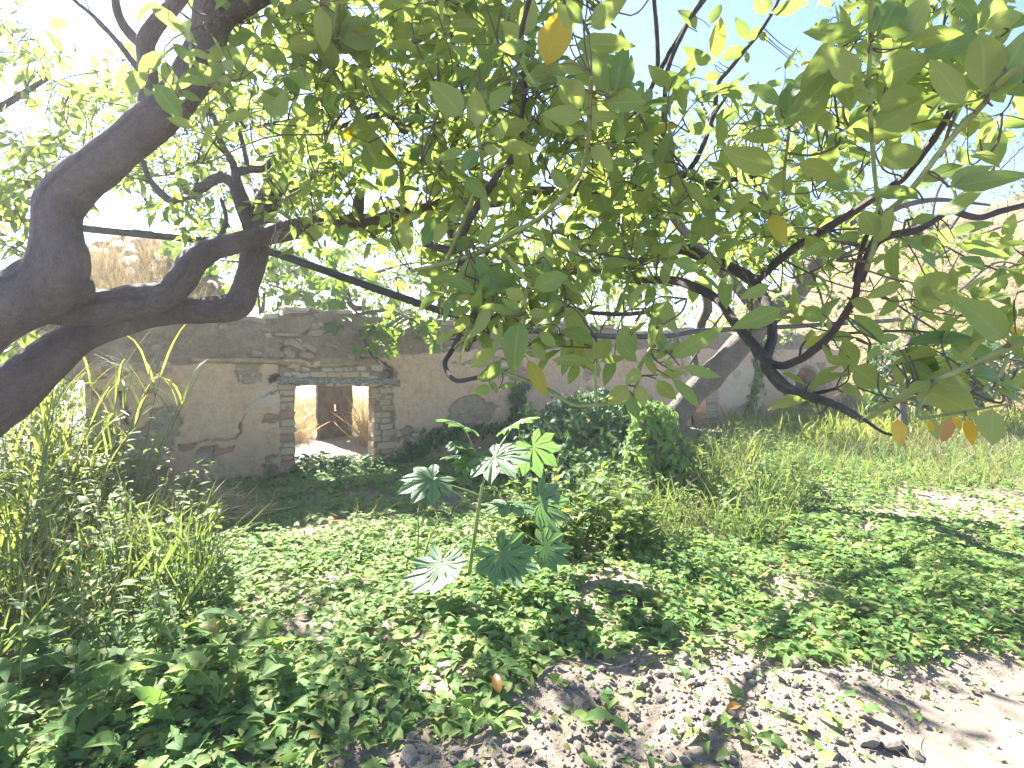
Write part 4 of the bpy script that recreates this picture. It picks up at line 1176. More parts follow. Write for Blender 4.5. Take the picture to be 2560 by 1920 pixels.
hero('r2', 1.7, [(80, 230, 365, 165, 1.5), (60, 240, 0, 10, 1.3), (60, 260, 125, -10, 1.2), (100, 330, 200, 210, 1.3), (110, 360, 30, 300), (480, 985, 265, 840, 1.2), (470, 960, 300, 965), (330, 590, 435, 655, 1.3), (300, 560, 340, 460, 1.4), (240, 620, 150, 390), (480, 1000, 340, 1090, 1.3), (490, 1010, 590, 870, 1.2), (490, 1300, 590, 1280), (540, 1500, 480, 1300), (600, 1480, 690, 1280), (430, 1480, 330, 1400), (440, 1370, 530, 1290), (760, 1300, 680, 1430), (820, 1330, 760, 1260), (850, 1040, 990, 1170)])
hero('r2', 1.6, [(1770, 870, 1790, 730), (1900, 900, 1970, 960, 1.4), (1880, 980, 1730, 950), (1830, 1130, 1970, 950), (1830, 1120, 1970, 1240), (1750, 1180, 1600, 1240, 1.3), (1750, 1160, 1650, 1130), (1770, 1280, 1860, 1220, 1.3), (1800, 1370, 1610, 1370), (1810, 1370, 1900, 1360), (1820, 1440, 1680, 1620), (1830, 1440, 1770, 1520), (2050, 1540, 2040, 1680, 1.3), (2060, 1530, 2133, 1440)])
hero('r3', 1.0, [(1215, 225, 875, 178, .9), (1225, 235, 1500, 78, 1.2), (1240, 230, 1250, 40), (1270, 210, 1395, -20, 1.3), (1225, 260, 1330, 200), (1195, 480, 955, 330, 1.35), (1260, 475, 1515, 360, 1.6), (1205, 520, 1190, 460), (690, 640, 535, 488, 1.1), (745, 795, 740, 495, 1.25), (720, 760, 670, 640), (790, 630, 985, 250, .9), (820, 790, 930, 460, 1.3), (1540, 395, 1840, 125, 1.2), (1450, 270, 1700, 190, 1.1), (1690, 650, 1420, 455, 1.2), (1790, 640, 1610, 380, 1.2), (1895, 580, 1890, 170, 1.1), (1910, 560, 2145, 240, 1.1), (1900, 610, 2140, 390, 1.0), (1850, 185, 2145, 60, 1.1), (1840, 120, 1740, -10, 1.3), (1400, 280, 1530, 20, 1.2), (1250, 620, 1480, 560, 1.5), (1240, 640, 1150, 450, 1.2), (1240, 760, 1480, 640, 1.4), (1235, 850, 1130, 760)])
hero('r3', 1.1, [(1250, 985, 1520, 895, 1.4), (690, 1005, 370, 910, 1.0), (770, 960, 1015, 1030, 1.2), (720, 820, 490, 800, 1.0), (930, 1110, 1160, 1030, 1.2), (1265, 1410, 1200, 1255, 1.8), (1690, 1110, 2080, 1045, .9), (1680, 1110, 1890, 1000), (1540, 1190, 1240, 1110, .9), (1720, 1410, 1930, 1300, 1.3), (1690, 1440, 2015, 1500, .8), (1680, 1470, 1430, 1430, .9), (500, 1520, 605, 1470), (40, 1540, 210, 1590), (700, 1160, 590, 1240, 1.2), (720, 1180, 740, 1060), (980, 1430, 810, 1520), (1000, 1420, 1170, 1400), (1530, 1500, 1560, 1390)])
hero('r3', 2.0, [(155, 590, 35, 430, 1.2), (165, 600, 315, 540, 1.2), (320, 365, 485, 275), (295, 380, 335, 115, 1.1), (500, 260, 440, 110), (500, 250, 560, 160, 1.2), (550, 220, 625, 215, 1.4), (490, 300, 495, 370, 1.4), (300, 380, 130, 300), (270, 160, 330, 20, 1.2), (200, 190, 100, 40), (620, 80, 830, 30, 1.2), (620, 90, 540, 0, 1.3), (640, 70, 600, -30), (300, 760, 140, 760, 1.1), (290, 740, 440, 640, 1.1), (780, 360, 740, 390), (800, 400, 900, 350), (820, 340, 790, 300)])
hero('r6', 1.2, [(720, 395, 445, 520, .9), (820, 390, 930, 475, 1.5), (1100, 425, 1310, 590, .9), (1390, 640, 1835, 540, 1.0), (1260, 590, 1390, 570), (1640, 570, 1935, 690, .9), (1440, 245, 1725, 340, 1.4), (1420, 250, 1230, 330), (1700, 150, 1730, 275), (2040, 610, 1795, 370, 1.0), (2030, 600, 1930, 490, 1.2), (2060, 630, 2150, 555), (1430, 640, 1625, 830, 1.3), (1400, 720, 1600, 820), (1100, 740, 1285, 860, 1.7), (1040, 895, 1215, 920, 1.5), (1090, 740, 960, 690, 1.1), (1100, 700, 1060, 590, 1.2), (1590, 850, 1450, 890, 1.2), (1800, 800, 2050, 810, 1.1), (1960, 860, 2140, 860), (1940, 880, 2140, 950, 1.2), (1090, 350, 1240, 420, 1.2), (1290, 620, 1210, 700), (1370, 730, 1400, 860, 1.2), (1270, 790, 1300, 880), (640, 260, 475, 345, .9), (1000, 700, 940, 630)])
hero('r6', .95, [(1480, 880, 1790, 960, 1.6), (1600, 840, 1820, 880, 1.3)])
hero('r6', 1.2, [(0, 720, 320, 530, .8), (90, 745, 315, 805, .9), (30, 810, 210, 970, .9), (60, 780, 0, 700)])
hero('r6', 1.0, [(1380, 1045, 1400, 1205, 1.2), (1560, 1060, 1600, 1140), (1790, 1040, 1835, 1200, .9), (1700, 1040, 1770, 1120)], 'yellow')
hero('r6', .95, [(1700, 1040, 1655, 1190, 1.2)], 'orange')
hero('r6', .92, [(1950, 980, 1925, 1185, 1.7)])
hero('r5', 1.3, [(1190, 450, 1140, 755, 1.15), (1080, 700, 955, 850, 1.3), (1060, 640, 905, 740, 1.2), (1220, 690, 1340, 905, .9), (1210, 660, 1290, 690, 1.2), (1290, 540, 1390, 625, 1.2), (1240, 640, 1395, 600, 1.1), (1250, 600, 1330, 700, 1.4), (1245, 290, 1455, 205, 1.2), (1215, 360, 1110, 290, 1.4), (1130, 450, 970, 375, 1.0), (1190, 420, 1090, 350, 1.0), (1220, 450, 1340, 420), (940, 330, 730, 210, .9), (950, 320, 990, 205, 1.2), (930, 350, 820, 330), (900, 400, 775, 435, 1.1), (890, 440, 795, 545, 1.3), (920, 400, 1010, 445, 1.2), (800, 550, 690, 600, 1.4), (960, 350, 1060, 280), (1100, 450, 1150, 360), (1030, 880, 915, 890, 1.5), (1020, 830, 1045, 905, 1.2), (1060, 880, 1150, 850, 1.3)])
hero('r5', 1.3, [(1635, 720, 1705, 590, 1.7), (1620, 730, 1395, 700, .9), (1650, 720, 1790, 695, .9), (1895, 740, 1740, 565, 1.0), (1900, 750, 1830, 850, 1.6), (1900, 720, 2090, 635, .9), (1910, 710, 2010, 790, 1.3), (1830, 850, 1730, 975, 1.6), (1870, 850, 1930, 975, 1.5), (1840, 900, 1870, 1055, 1.2), (1990, 820, 2090, 940, 1.4), (2000, 800, 2150, 790, .9), (2010, 660, 2130, 640), (1960, 650, 1960, 540)])
hero('r5', 1.6, [(1825, 80, 1680, 210, 1.1), (1985, 260, 1940, 385, 1.6), (2030, 160, 2050, 250, 1.4), (1240, 265, 1105, 100, .5), (1150, 0, 1200, 130, .8), (1800, 60, 1740, 0, 1.2), (1660, 560, 1600, 500, .7)])
hero('r2', 1.7, [(150, 845, 215, 735, 1.6)], 'yellow')
hero('r3', 2.0, [(130, 435, 200, 325, 1.3)], 'yellow')
hero('r1', 1.7, [(1290, 270, 1455, 400, 1.2), (1330, 490, 1470, 430, 1.1), (1400, 130, 1550, 340, 1.1), (1640, 700, 1690, 560, 1.3), (1560, 560, 1640, 700, 1.2), (1700, 420, 1820, 500), (1380, 470, 1290, 470), (2000, 200, 1880, 30, 1.2), (2010, 240, 2133, 160, 1.4), (1960, 330, 1860, 430)])

SKY = [(640, 770, -5, 60), (770, 840, -5, 85), (566, 600, 20, 100), (725, 790, 60, 110), (880, 1030, 135, 190), (60, 115, 0, 60), (60, 150, 195, 235)]
A.limb('branch', pl([(262, 215, 2.9), (256, 188, 3.6), (240, 165, 4.5), (222, 140, 5.4)]), [.03, .025, .018, .01], 8, .1)
A.limb('branch', pl([(262, 215, 2.9), (285, 200, 3.7), (300, 190, 4.6), (330, 170, 5.6)]), [.03, .025, .018, .01], 8, .1)
A.region(190, 325, 95, 250, 4.3, 6.0, 66, .125, 9, .3, r=.0022, maxd=1.4, holes=SKY)
A.region(330, 470, 30, 150, 4.6, 6.2, 14, .125, 8, .3, r=.0022, maxd=1.6)
A.region(455, 590, 235, 335, 1.35, 1.7, 20, .12, 6, .16, .2, .5, maxd=.5)
A.region(570, 680, 300, 350, 1.2, 1.4, 4, .11, 6, .14, .2, .5, maxd=.3)
A.region(200, 335, -40, 135, 1.7, 2.7, 60, .125, 7, .26, holes=SKY)
A.region(325, 600, -40, 120, 1.5, 2.7, 125, .13, 7, .28, holes=SKY)
A.region(280, 480, 105, 235, 2.2, 3.4, 105, .11, 7, .25, holes=SKY)
A.region(430, 650, 115, 290, 1.7, 3.1, 112, .115, 7, .25, holes=SKY)
A.region(45, 215, 65, 200, 2.9, 4.0, 62, .105, 8, .26, holes=SKY)
A.region(150, 300, 110, 240, 2.9, 4.0, 50, .09, 8, .24, holes=SKY)
A.region(600, 870, 100, 270, 1.6, 3.0, 108, .115, 7, .26, holes=SKY)
A.region(660, 870, 0, 120, 1.7, 2.4, 8, .085, 6, .22, holes=SKY)
A.region(840, 1040, -20, 140, 1.0, 1.6, 30, .12, 6, .2, holes=SKY)
A.region(800, 1040, 225, 400, 1.1, 1.9, 30, .105, 6, .2)
A.region(60, 760, -420, -50, 1.8, 3.4, 150, .10, 8, .3)
A.region(760, 1500, -500, -60, 1.2, 2.6, 70, .10, 8, .3)
# a few yellow leaves among the green
for i in rng.choice(len(A.leaves), 9, replace=False):
    l = A.leaves[i]; A.leaves[i] = l[:5] + (M['yellow'],) + (l[6], True)
A.finish(300)

# ---- the leaning pale trunk on the right
D = Plant('leaning_tree', P(655, 470, 6.3), 'citrus tree with a pale bare trunk leaning to the right beside the ivy stump', 'tree', LEAF, 'far_leaf', 'pale_bark')
D.limb('trunk', pl([(655, 478, 6.3), (668, 432, 6.3), (689, 399, 6.3), (715, 373, 6.3), (731, 355, 6.3), (748, 337, 6.3), (765, 321, 6.3), (786, 303, 6.3), (803, 285, 6.3), (812, 266, 6.3), (826, 250, 6.3), (846, 240, 6.3), (852, 222, 6.3), (850, 196, 6.3)]),
       np.array([12, 12, 12, 12, 11.5, 11, 10.5, 10, 9, 8.5, 8, 7.5, 6, 4]) * 6.3 / FPX, 22, .10, per=10)
D.limb('limb', pl([(765, 321, 6.3), (740, 290, 6.2), (700, 250, 5.4), (660, 200, 5.3), (620, 150, 5.3)]), [.08, .06, .05, .035, .015], 9, .1)
D.limb('limb', pl([(803, 285, 6.3), (790, 240, 5.9), (760, 190, 6.0), (720, 140, 6.1), (700, 100, 6.1)]), [.07, .05, .04, .025, .012], 9, .1)
D.limb('branch', pl([(846, 240, 6.3), (880, 215, 5.5), (930, 200, 5.4), (990, 205, 5.3)]), [.05, .035, .025, .012], 8, .1)
D.limb('branch', pl([(696, 368, 6.35), (694, 350, 6.4), (701, 324, 6.4), (708, 305, 5.9), (700, 285, 5.9)]), np.array([3, 4, 5.5, 5, 3]) * 5.8 / FPX, 8, .12)
D.limb('branch', pl([(690, 364, 6.3), (715, 325, 6.2), (732, 300, 5.5)]), [.015, .012, .007], 6, .1)
D.region(560, 870, 120, 300, 4.8, 6.8, 170, .125, 8, .34, maxd=1.2, holes=SKY)
D.region(470, 640, 170, 305, 4.7, 6.2, 62, .125, 9, .34, r=.0022, maxd=1.4)
D.region(590, 780, 75, 160, 5.0, 6.4, 40, .09, 9, .36, 1.6, maxd=1.2, holes=[(640, 790, 40, 100)])
D.region(840, 960, 190, 330, 5.0, 6.2, 30, .09, 8, .3, maxd=1.2)
D.finish(150)

# ---- tree at the left edge, hanging foliage
F = Plant('leafy_tree', (-5.2, 3.6, 0), 'dark leafy tree whose foliage hangs down along the left edge behind the thick limb', 'tree', LEAF, 'citrus', 'bark')
F.limb('trunk', [(-5.2, 3.6, -.1), (-5.1, 3.6, .8), (-4.9, 3.6, 1.6), (-4.6, 3.55, 2.3), (-4.2, 3.5, 3.0), (-3.6, 3.4, 3.4)], [.12, .11, .10, .08, .06, .03], 12, .1)
F.limb('limb', [(-4.9, 3.6, 1.6), (-4.3, 3.6, 1.9), (-3.7, 3.5, 2.0), (-3.2, 3.5, 1.9)], [.06, .045, .03, .012], 9, .1)
F.limb('limb', [(-4.6, 3.55, 2.3), (-4.0, 3.5, 2.6), (-3.4, 3.5, 2.9), (-2.9, 3.5, 3.2)], [.06, .045, .03, .012], 9, .1)
F.limb('limb', [(-4.6, 3.55, 2.3), (-4.4, 4.5, 2.8), (-4.1, 5.5, 3.2), (-3.6, 6.2, 3.5)], [.06, .045, .03, .012], 9, .1)
F.region(40, 215, 70, 205, 4.6, 6.6, 74, .13, 8, .3, .4, .3, maxd=1.6, holes=SKY)
F.region(-60, 46, 10, 215, 3.1, 3.8, 44, .12, 8, .3, .0, .6)
F.region(-40, 40, 175, 320, 3.0, 3.7, 38, .11, 8, .26, .0, .6)
F.region(-40, 70, 300, 400, 3.6, 4.4, 14, .10, 8, .26, .0, .6)
F.region(-200, -20, -100, 420, 3.0, 4.5, 40, .11, 8, .3, .0, .6)
F.finish(120)

# ---- fig growing over the top of the wall
G = Plant('fig_tree', tuple(W3(2.0, 0, -1.5)), 'fig tree with bright lobed leaves leaning over the top of the wall above the opening', 'fig tree', FIG, 'fig', 'pale_bark')
gb = W3(2.0, 0, -1.5)
G.limb('trunk', [gb, gb + Vector((.0, 0, 1.2)), P(375, 316, 8.6), P(352, 306, 8.3), P(345, 285, 8.2), P(322, 250, 8.2), P(316, 235, 8.2)], [.07, .06, .05, .04, .03, .022, .012], 9, .1)
for pts in ([(352, 316, 8.2), (300, 295, 7.7), (262, 282, 7.4)], [(352, 316, 8.2), (385, 310, 7.5), (410, 318, 7.1), (430, 335, 6.9)], [(345, 285, 8.2), (290, 270, 8.3), (240, 262, 8.4), (165, 258, 8.4)], [(345, 285, 8.2), (390, 268, 8.3), (420, 262, 8.4)], [(352, 316, 8.2), (330, 322, 7.3), (300, 318, 7.0)], [(352, 316, 8.2), (362, 335, 7.2), (370, 352, 6.9), (380, 365, 6.8)]):
    G.limb('branch', pl(pts), [.03, .02, .008], 7, .1)
def fig_leaf(px, py, d, L):
    p = np.array(P(px, py, d)); s, dist = G.near(p)
    if dist > .7: p = s + (p - s) * .7 / dist
    G.stem([s, (s + p) / 2 + rng.normal(0, .02, 3), p], .004, .003, 4, 3)
    ax = unit(rng.normal(0, .6, 3) + np.array([0, -.3, -.35])); nm = unit(rng.normal(0, .5, 3) + np.array([0, -.5, .7]))
    G.leaf(p, ax, nm, L)
for n, (x0, x1, y0, y1, d0, d1) in ((26, (150, 215, 243, 285, 8.2, 8.8)), (20, (190, 262, 270, 300, 7.6, 8.6)), (95, (262, 345, 240, 325, 7.2, 8.6)), (60, (330, 440, 262, 345, 6.8, 8.4)), (16, (350, 395, 325, 350, 6.8, 7.1))):
    for _ in range(n):
        fig_leaf(rng.uniform(x0, x1), rng.uniform(y0, y1), rng.uniform(d0, d1), rng.uniform(.13, .23))
for px, py in [(180, 250), (190, 262), (172, 262), (205, 275), (200, 248)]:
    fig_leaf(px, py, 8.2, .3)
G.finish(300, stemmat='shoot')

# ---- shrubs and small trees behind the wall
def shrub(name, cx, d, hpx, wpx, n, L, label, cat='shrub', tp=SMALL, mat='far_leaf', dw=1.2, base_py=None, parts=60, nl=9, ln=.45):
    x0 = (cx - 512) / FPX * d
    pl_ = Plant(name, (x0, d, 0), label, cat, tp, mat, 'pale_bark')
    ztop = EYE + (HORIZON - hpx) / FPX * d
    pl_.limb('trunk', [(x0, d, -.1), (x0 + .1, d, ztop * .35), (x0 - .05, d, ztop * .6), (x0, d, ztop * .85)], [.07, .055, .04, .015], 8, .1)
    for _ in range(6):
        a = rng.uniform(0, 6.28); w_ = wpx / FPX * d / 2
        pl_.limb('branch', [(x0, d, ztop * .3), (x0 + math.cos(a) * w_ * .45, d + math.sin(a) * dw * .4, ztop * .55), (x0 + math.cos(a) * w_ * .85, d + math.sin(a) * dw * .8, ztop * rng.uniform(.6, .85))], [.035, .025, .01], 6, .1)
    pl_.region(cx - wpx / 2, cx + wpx / 2, hpx, (base_py or 352), d - dw, d + dw, n, L, nl, ln, .5, .3, .004, 1.0)
    pl_.finish(parts)
    return pl_
shrub('shrub', 266, 8.9, 240, 150, 120, .15, 'light green bush behind the wall below the bend of the black pipe')
shrub('shrub', 400, 9.6, 236, 140, 190, .15, 'dense green bush behind the wall in the gap under the long horizontal limb')
shrub('shrub', 505, 10.6, 225, 140, 210, .15, 'dense bush behind the wall at the middle of the view above the hanging spray')
shrub('shrub', 610, 12.2, 230, 140, 210, .16, 'broad bush behind the wall directly left of the leaning trunk')
shrub('shrub', 735, 14.5, 255, 120, 100, .17, 'yellowish bush behind the wall right of the leaning trunk')
shrub('shrub', 925, 11, 350, 110, 170, .2, 'low dark green bush at the foot of the dry hill beside the arch', dw=.8, base_py=400, mat='dark_leaf')
shrub('shrub', 36, 7.4, 330, 120, 90, .15, 'sunlit bush beyond the left end of the wall under the slanting trunk', tp=SMALL, mat='far_leaf', dw=.7, base_py=420)
shrub('shrub', 1005, 13, 340, 110, 150, .22, 'round green bush at the right edge at the foot of the dry hill', dw=.8, base_py=395, mat='dark_leaf')
H_ = Plant('almond_tree', P(905, 440, 9.5), 'slender tree with thin bare twigs and small pale leaves against the dry hill', 'tree', SMALL, 'far_leaf', 'pale_bark')
H_.limb('trunk', pl([(905, 445, 9.5), (902, 380, 9.5), (915, 320, 9.5), (930, 260, 9.5)]), [.07, .06, .045, .03], 9, .1)
for pts in ([(930, 260, 9.5), (960, 215, 9.3), (990, 180, 9.2), (1030, 140, 9.0)], [(930, 260, 9.5), (935, 200, 9.6), (955, 160, 9.7), (975, 120, 9.7)], [(915, 320, 9.5), (960, 290, 9.0), (1000, 262, 8.8), (1050, 280, 8.6)], [(930, 260, 9.5), (980, 235, 9.0), (1040, 215, 8.8)], [(930, 260, 9.5), (900, 190, 9.5), (885, 150, 9.5)], [(960, 215, 9.3), (945, 150, 9.3), (950, 120, 9.3)], [(990, 180, 9.2), (1010, 110, 9.0)]):
    H_.limb('branch', pl(pts), [.03, .02, .008], 7, .1)
H_.region(880, 1040, 110, 200, 8.6, 9.8, 70, .10, 8, .3, .8, .1, .004, 1.0)
H_.region(900, 1040, 230, 340, 8.6, 9.8, 46, .12, 8, .3, .5, .2, .004, 1.0)
H_.finish(100)

# ---- the castor oil plant
cb = P(468, 583, 3.62); cb.z = gz1(cb.x, cb.y) - .02
C = Plant('castor_plant', tuple(cb), 'young castor oil plant with pale stem and big star shaped grey green leaves', 'castor plant', CASTOR, 'castor', 'castor_stem')
def cc(x, y, d=3.62): return P(400 + x / 7.975, 384 + y / 7.975, d)
C.limb('stem', [cb, cc(565, 1420), cc(600, 1180), cc(625, 1000), cc(655, 830), cc(680, 680), cc(640, 560)], [.014, .0135, .012, .011, .010, .008, .005], 9, .05)
def castor_leaf(sx, sy, mids, cx, cy, d, L, ax, nm, v, r=.0055):
    L = L * 1.1
    p0 = np.array(cc(sx, sy)); c = np.array(cc(cx, cy, d))
    q = [p0] + [np.array(cc(mx, my, (3.62 + d) / 2)) for mx, my in mids] + [c]
    qq = catmull(np.array(q), 6)
    V, Fc, uv = tube(qq, np.linspace(r, r * .7, len(qq)), 6)
    new_obj('leaf_stalk', mesh_np('leaf_stalk', V - C.o, Fc, uv), C.root, M['castor_stem'])
    C.leaf(c, ax, nm, L, v, None, 1.0, True)
castor_leaf(622, 1010, [(480, 890)], 265, 765, 3.45, .21, (-.8, -.5, -.25), (-.15, -.5, .75), 0)
castor_leaf(630, 885, [(480, 830)], 300, 780, 3.7, .09, (-.5, .5, .1), (0, -.3, .9), 2)
castor_leaf(680, 770, [(730, 680)], 755, 590, 3.5, .24, (.55, -.75, -.15), (-.1, -.45, .8), 0)
castor_leaf(650, 640, [(600, 540)], 520, 360, 3.8, .20, (-.8, .2, .35), (.0, .25, .95), 2)
castor_leaf(680, 690, [(780, 520)], 890, 350, 3.8, .19, (.8, .3, .4), (.1, .3, .95), 2)
castor_leaf(690, 700, [(850, 600)], 1060, 500, 3.95, .21, (.3, .3, -.8), (.0, -.9, .3), 1)
castor_leaf(650, 965, [(760, 945)], 1120, 940, 3.75, .21, (.75, .35, -.55), (.1, -.75, .6), 1)
castor_leaf(650, 1090, [(720, 1040)], 880, 970, 3.55, .19, (-.1, -.95, .0), (.1, -.12, 1), 0)
castor_leaf(590, 1190, [(460, 1270)], 330, 1420, 3.3, .23, (-.5, -.75, -.75), (-.35, -.45, .75), 1)
castor_leaf(625, 1080, [(690, 1150)], 805, 1340, 3.4, .235, (.55, -.5, -.7), (.15, -.6, .7), 1)
castor_leaf(620, 1060, [(800, 1080)], 1150, 1290, 3.6, .18, (.8, .0, -.6), (.2, -.6, .7), 1)
for cx, cy, s in [(560, 500, .11), (480, 580, .13), (540, 640, .11), (600, 560, .10), (470, 490, .09)]:
    castor_leaf(665, 640, [(610, 600)], cx, cy, 3.62, s, (rng.uniform(-.9, .1), -.4, rng.uniform(-.6, .3)), (rng.uniform(-.4, .4), -.3, .8), int(rng.integers(3)), .003)
C.finish(40)

# ---- black irrigation pipe strung between the trees
pq = catmull(np.array([tuple(P(*q)) for q in [(-120, 205, 4.2), (0, 218, 4.0), (80, 228, 3.9), (210, 241, 3.75), (270, 252, 3.7), (340, 276, 3.7), (400, 297, 3.75), (455, 315, 3.9), (510, 327, 4.2), (560, 333, 4.6), (610, 336, 5.0), (664, 336, 5.4), (700, 331, 5.8), (780, 327, 6.3), (900, 320, 7.2)]]), 8)
V, Fc, uv = tube(pq, .0265, 12)
pipe = new_obj('water_pipe', mesh_np('water_pipe', V - pq[0], Fc, uv), None, M['pipe']); pipe.location = pq[0]
tag(pipe, 'black plastic water pipe sagging through the tree from the left limb to the right', 'pipe')

# ------------------------------------------------------------------ ground cover, weeds, grasses, ivy
def scatter_poly(n, poly):
    xs = [p[0] for p in poly]; ys = [p[1] for p in poly]
    out = np.zeros((0, 2))
    while len(out) < n:
        q = np.stack([rng.uniform(min(xs), max(xs), n * 2), rng.uniform(min(ys), max(ys), n * 2)], 1)
        out = np.vstack([out, q[in_poly(q[:, 0], q[:, 1], poly)]])
    return out[:n]
def gp(px, py):                                    # ground point under a pixel
    Y = EYE * FPX / (py - HORIZON)
    return ((px - 512) / FPX * Y, Y)

BARE = [(gp(285, 628), .16, .5), (gp(455, 668), .20, .45), (gp(415, 760), .30, .7), (gp(440, 690), .14, .6), (gp(480, 560), .0, 1), (gp(620, 590), .12, .6), (gp(560, 625), .18, .5), (gp(500, 745), .22, .5), (gp(380, 520), .2, .3)]
def soil_density(x, y):
    """1 where the ground leaves are thick, towards 0 on bare soil and the path."""
    p = np.stack([x, y, np.zeros_like(x)], 1)
    d = path_dist(x, y)
    k = np.clip((d - .62) / .35, 0, 1)
    yb = np.interp(x, [-2, -.6, -.35, -.1, .05, .17, .3, .55, .8, 1.05, 1.5, 2.3, 3], [1.2, 1.75, 1.98, 2.15, 2.35, 2.6, 2.66, 2.66, 2.66, 2.62, 2.55, 2.55, 2.5]) + .06 + .14 * fbm(p * 2.2, 101, 3)
    k *= np.clip((y - yb) / .22 + .3, .05, 1)
    for (cx, cy), r, dep in BARE:
        if r: k *= 1 - dep * np.exp(-(((x - cx) / r) ** 2 + ((y - cy) / (r * .8)) ** 2))
    k *= np.clip(.95 + .9 * fbm(p * 1.7, 107, 3), .25, 1)
    return k
def leaf_carpet(name, n, poly, tpls, mat, L0, L1, h0, h1, tilt, label, dens=None, far=1.0):
    q = scatter_poly(n, poly)
    if dens is not None:
        q = q[rng.random(len(q)) < dens(q[:, 0], q[:, 1])]
    m_ = len(q)
    z = gz(q[:, 0], q[:, 1]) + rng.uniform(h0, h1, m_) * (.6 + .8 * (vnoise(np.c_[q * 1.9, q[:, :1] * 0], 111) * .5 + .5))
    a = rng.uniform(0, 2 * np.pi, m_)
    ax = np.stack([np.cos(a), np.sin(a), rng.uniform(-.45, .35, m_)], 1)
    nm = np.stack([rng.normal(0, tilt, m_), rng.normal(-.1, tilt, m_), np.ones(m_)], 1)
    L = rng.uniform(L0, L1, m_)
    L = L * (.75 + .5 * (vnoise(np.c_[q * .9, q[:, :1] * 0 + 4], 113) * .5 + .5))
    Mx = frames(ax, nm, L); Mx[:, 0, 3] = q[:, 0]; Mx[:, 1, 3] = q[:, 1]; Mx[:, 2, 3] = z
    tone = np.clip(.45 + .25 * fbm(np.c_[q * .8, q[:, :1] * 0], 115, 2) + rng.normal(0, .2, m_), 0.02, .985)
    mg = Merge(); v = rng.integers(len(tpls), size=m_)
    for k in range(len(tpls)):
        mg.add_many(tpls[k], Mx[v == k], tone[v == k])
    o = mg.build(name, M[mat])
    return tag(o, label, 'ground cover', kind='stuff')
leaf_carpet('ground_cover', 44000, [(-3.6, 1.7), (3.4, 1.7), (4.2, 4.3), (-4.2, 4.3)], ARROW, 'bind', .032, .072, .01, .055, .34, 'carpet of arrow shaped bindweed leaves over the near ground', soil_density)
leaf_carpet('ground_cover', 40000, [(-4.4, 4.2), (5.5, 4.2), (9, 8.5), (6, 10), (4, 10), (-2.0, 7.2), (-4.6, 5.6)], ARROW, 'bind', .042, .085, .01, .075, .36, 'carpet of bindweed leaves in the shade between castor plant and wall', soil_density)
leaf_carpet('fine_weeds', 9000, [(-2.5, 1.7), (3.2, 1.7), (3.6, 4.8), (-2.5, 4.8)], SMALL, 'weed', .025, .05, .0, .03, .5, 'tiny clover like weeds sprouting between the bindweed leaves', lambda x, y: .25 + .5 * soil_density(x, y))

def tufts(mg, xy, h, tpls, nper, spread=.06, lean=.35, scale_w=1.0, tones=(0, 1), zoff=0.0, lean_dir=(0, 0)):
    """Grass tufts: nper blades from each foot."""
    m_ = len(xy); q = np.repeat(xy, nper, 0) + rng.normal(0, spread, (m_ * nper, 2))
    z = gz(q[:, 0], q[:, 1]) + zoff
    hh = np.repeat(h, nper) * rng.uniform(.5, 1.1, m_ * nper)
    ax = np.stack([rng.normal(lean_dir[0], lean, len(q)), rng.normal(lean_dir[1], lean, len(q)), np.ones(len(q))], 1)
    a = rng.uniform(0, 6.28, len(q))
    nm = np.stack([np.cos(a), np.sin(a), np.zeros(len(q)) + .2], 1)
    S = np.stack([hh * scale_w, hh, hh], 1)
    Mx = frames(ax, nm, S); Mx[:, 0, 3] = q[:, 0]; Mx[:, 1, 3] = q[:, 1]; Mx[:, 2, 3] = z
    v = rng.integers(len(tpls), size=len(q)); tone = rng.uniform(*tones, len(q))
    for k in range(len(tpls)):
        mg.add_many(tpls[k], Mx[v == k], tone[v == k])
def weedy(mg, stems, xy, h, tpls, nl, L, spread=.10):
    """Upright leafy weeds: leaves ranged up a thin stem."""
    for (x, y), hh in zip(xy, h):
        g_ = gz1(x, y); lean = rng.normal(0, .16, 2)
        q = catmull(np.array([(x, y, g_ - .02), (x + lean[0] * hh * .4, y + lean[1] * hh * .4, g_ + hh * .5), (x + lean[0] * hh, y + lean[1] * hh, g_ + hh)]), 3)
        V, Fc, uv = tube(q, np.linspace(.0035, .0015, len(q)), 4); stems.add(V, Fc, uv, rng.random())
        n = max(4, int(nl * rng.uniform(.7, 1.3))); t = rng.uniform(.12, 1, n)
        i = np.minimum((t * (len(q) - 1)).astype(int), len(q) - 2); f = t * (len(q) - 1) - i
        p = q[i] * (1 - f[:, None]) + q[i + 1] * f[:, None]
        a = rng.uniform(0, 6.28, n)
        ax = np.stack([np.cos(a), np.sin(a), rng.uniform(-.3, .9, n)], 1); nm = np.stack([rng.normal(0, .3, n), rng.normal(0, .3, n), np.ones(n)], 1)
        Mx = frames(ax, nm, L * rng.uniform(.6, 1.3, n)); Mx[:, :3, 3] = p
        v = rng.integers(len(tpls), size=n)
        for k in range(len(tpls)):
            mg.add_many(tpls[k], Mx[v == k], rng.random((v == k).sum()))

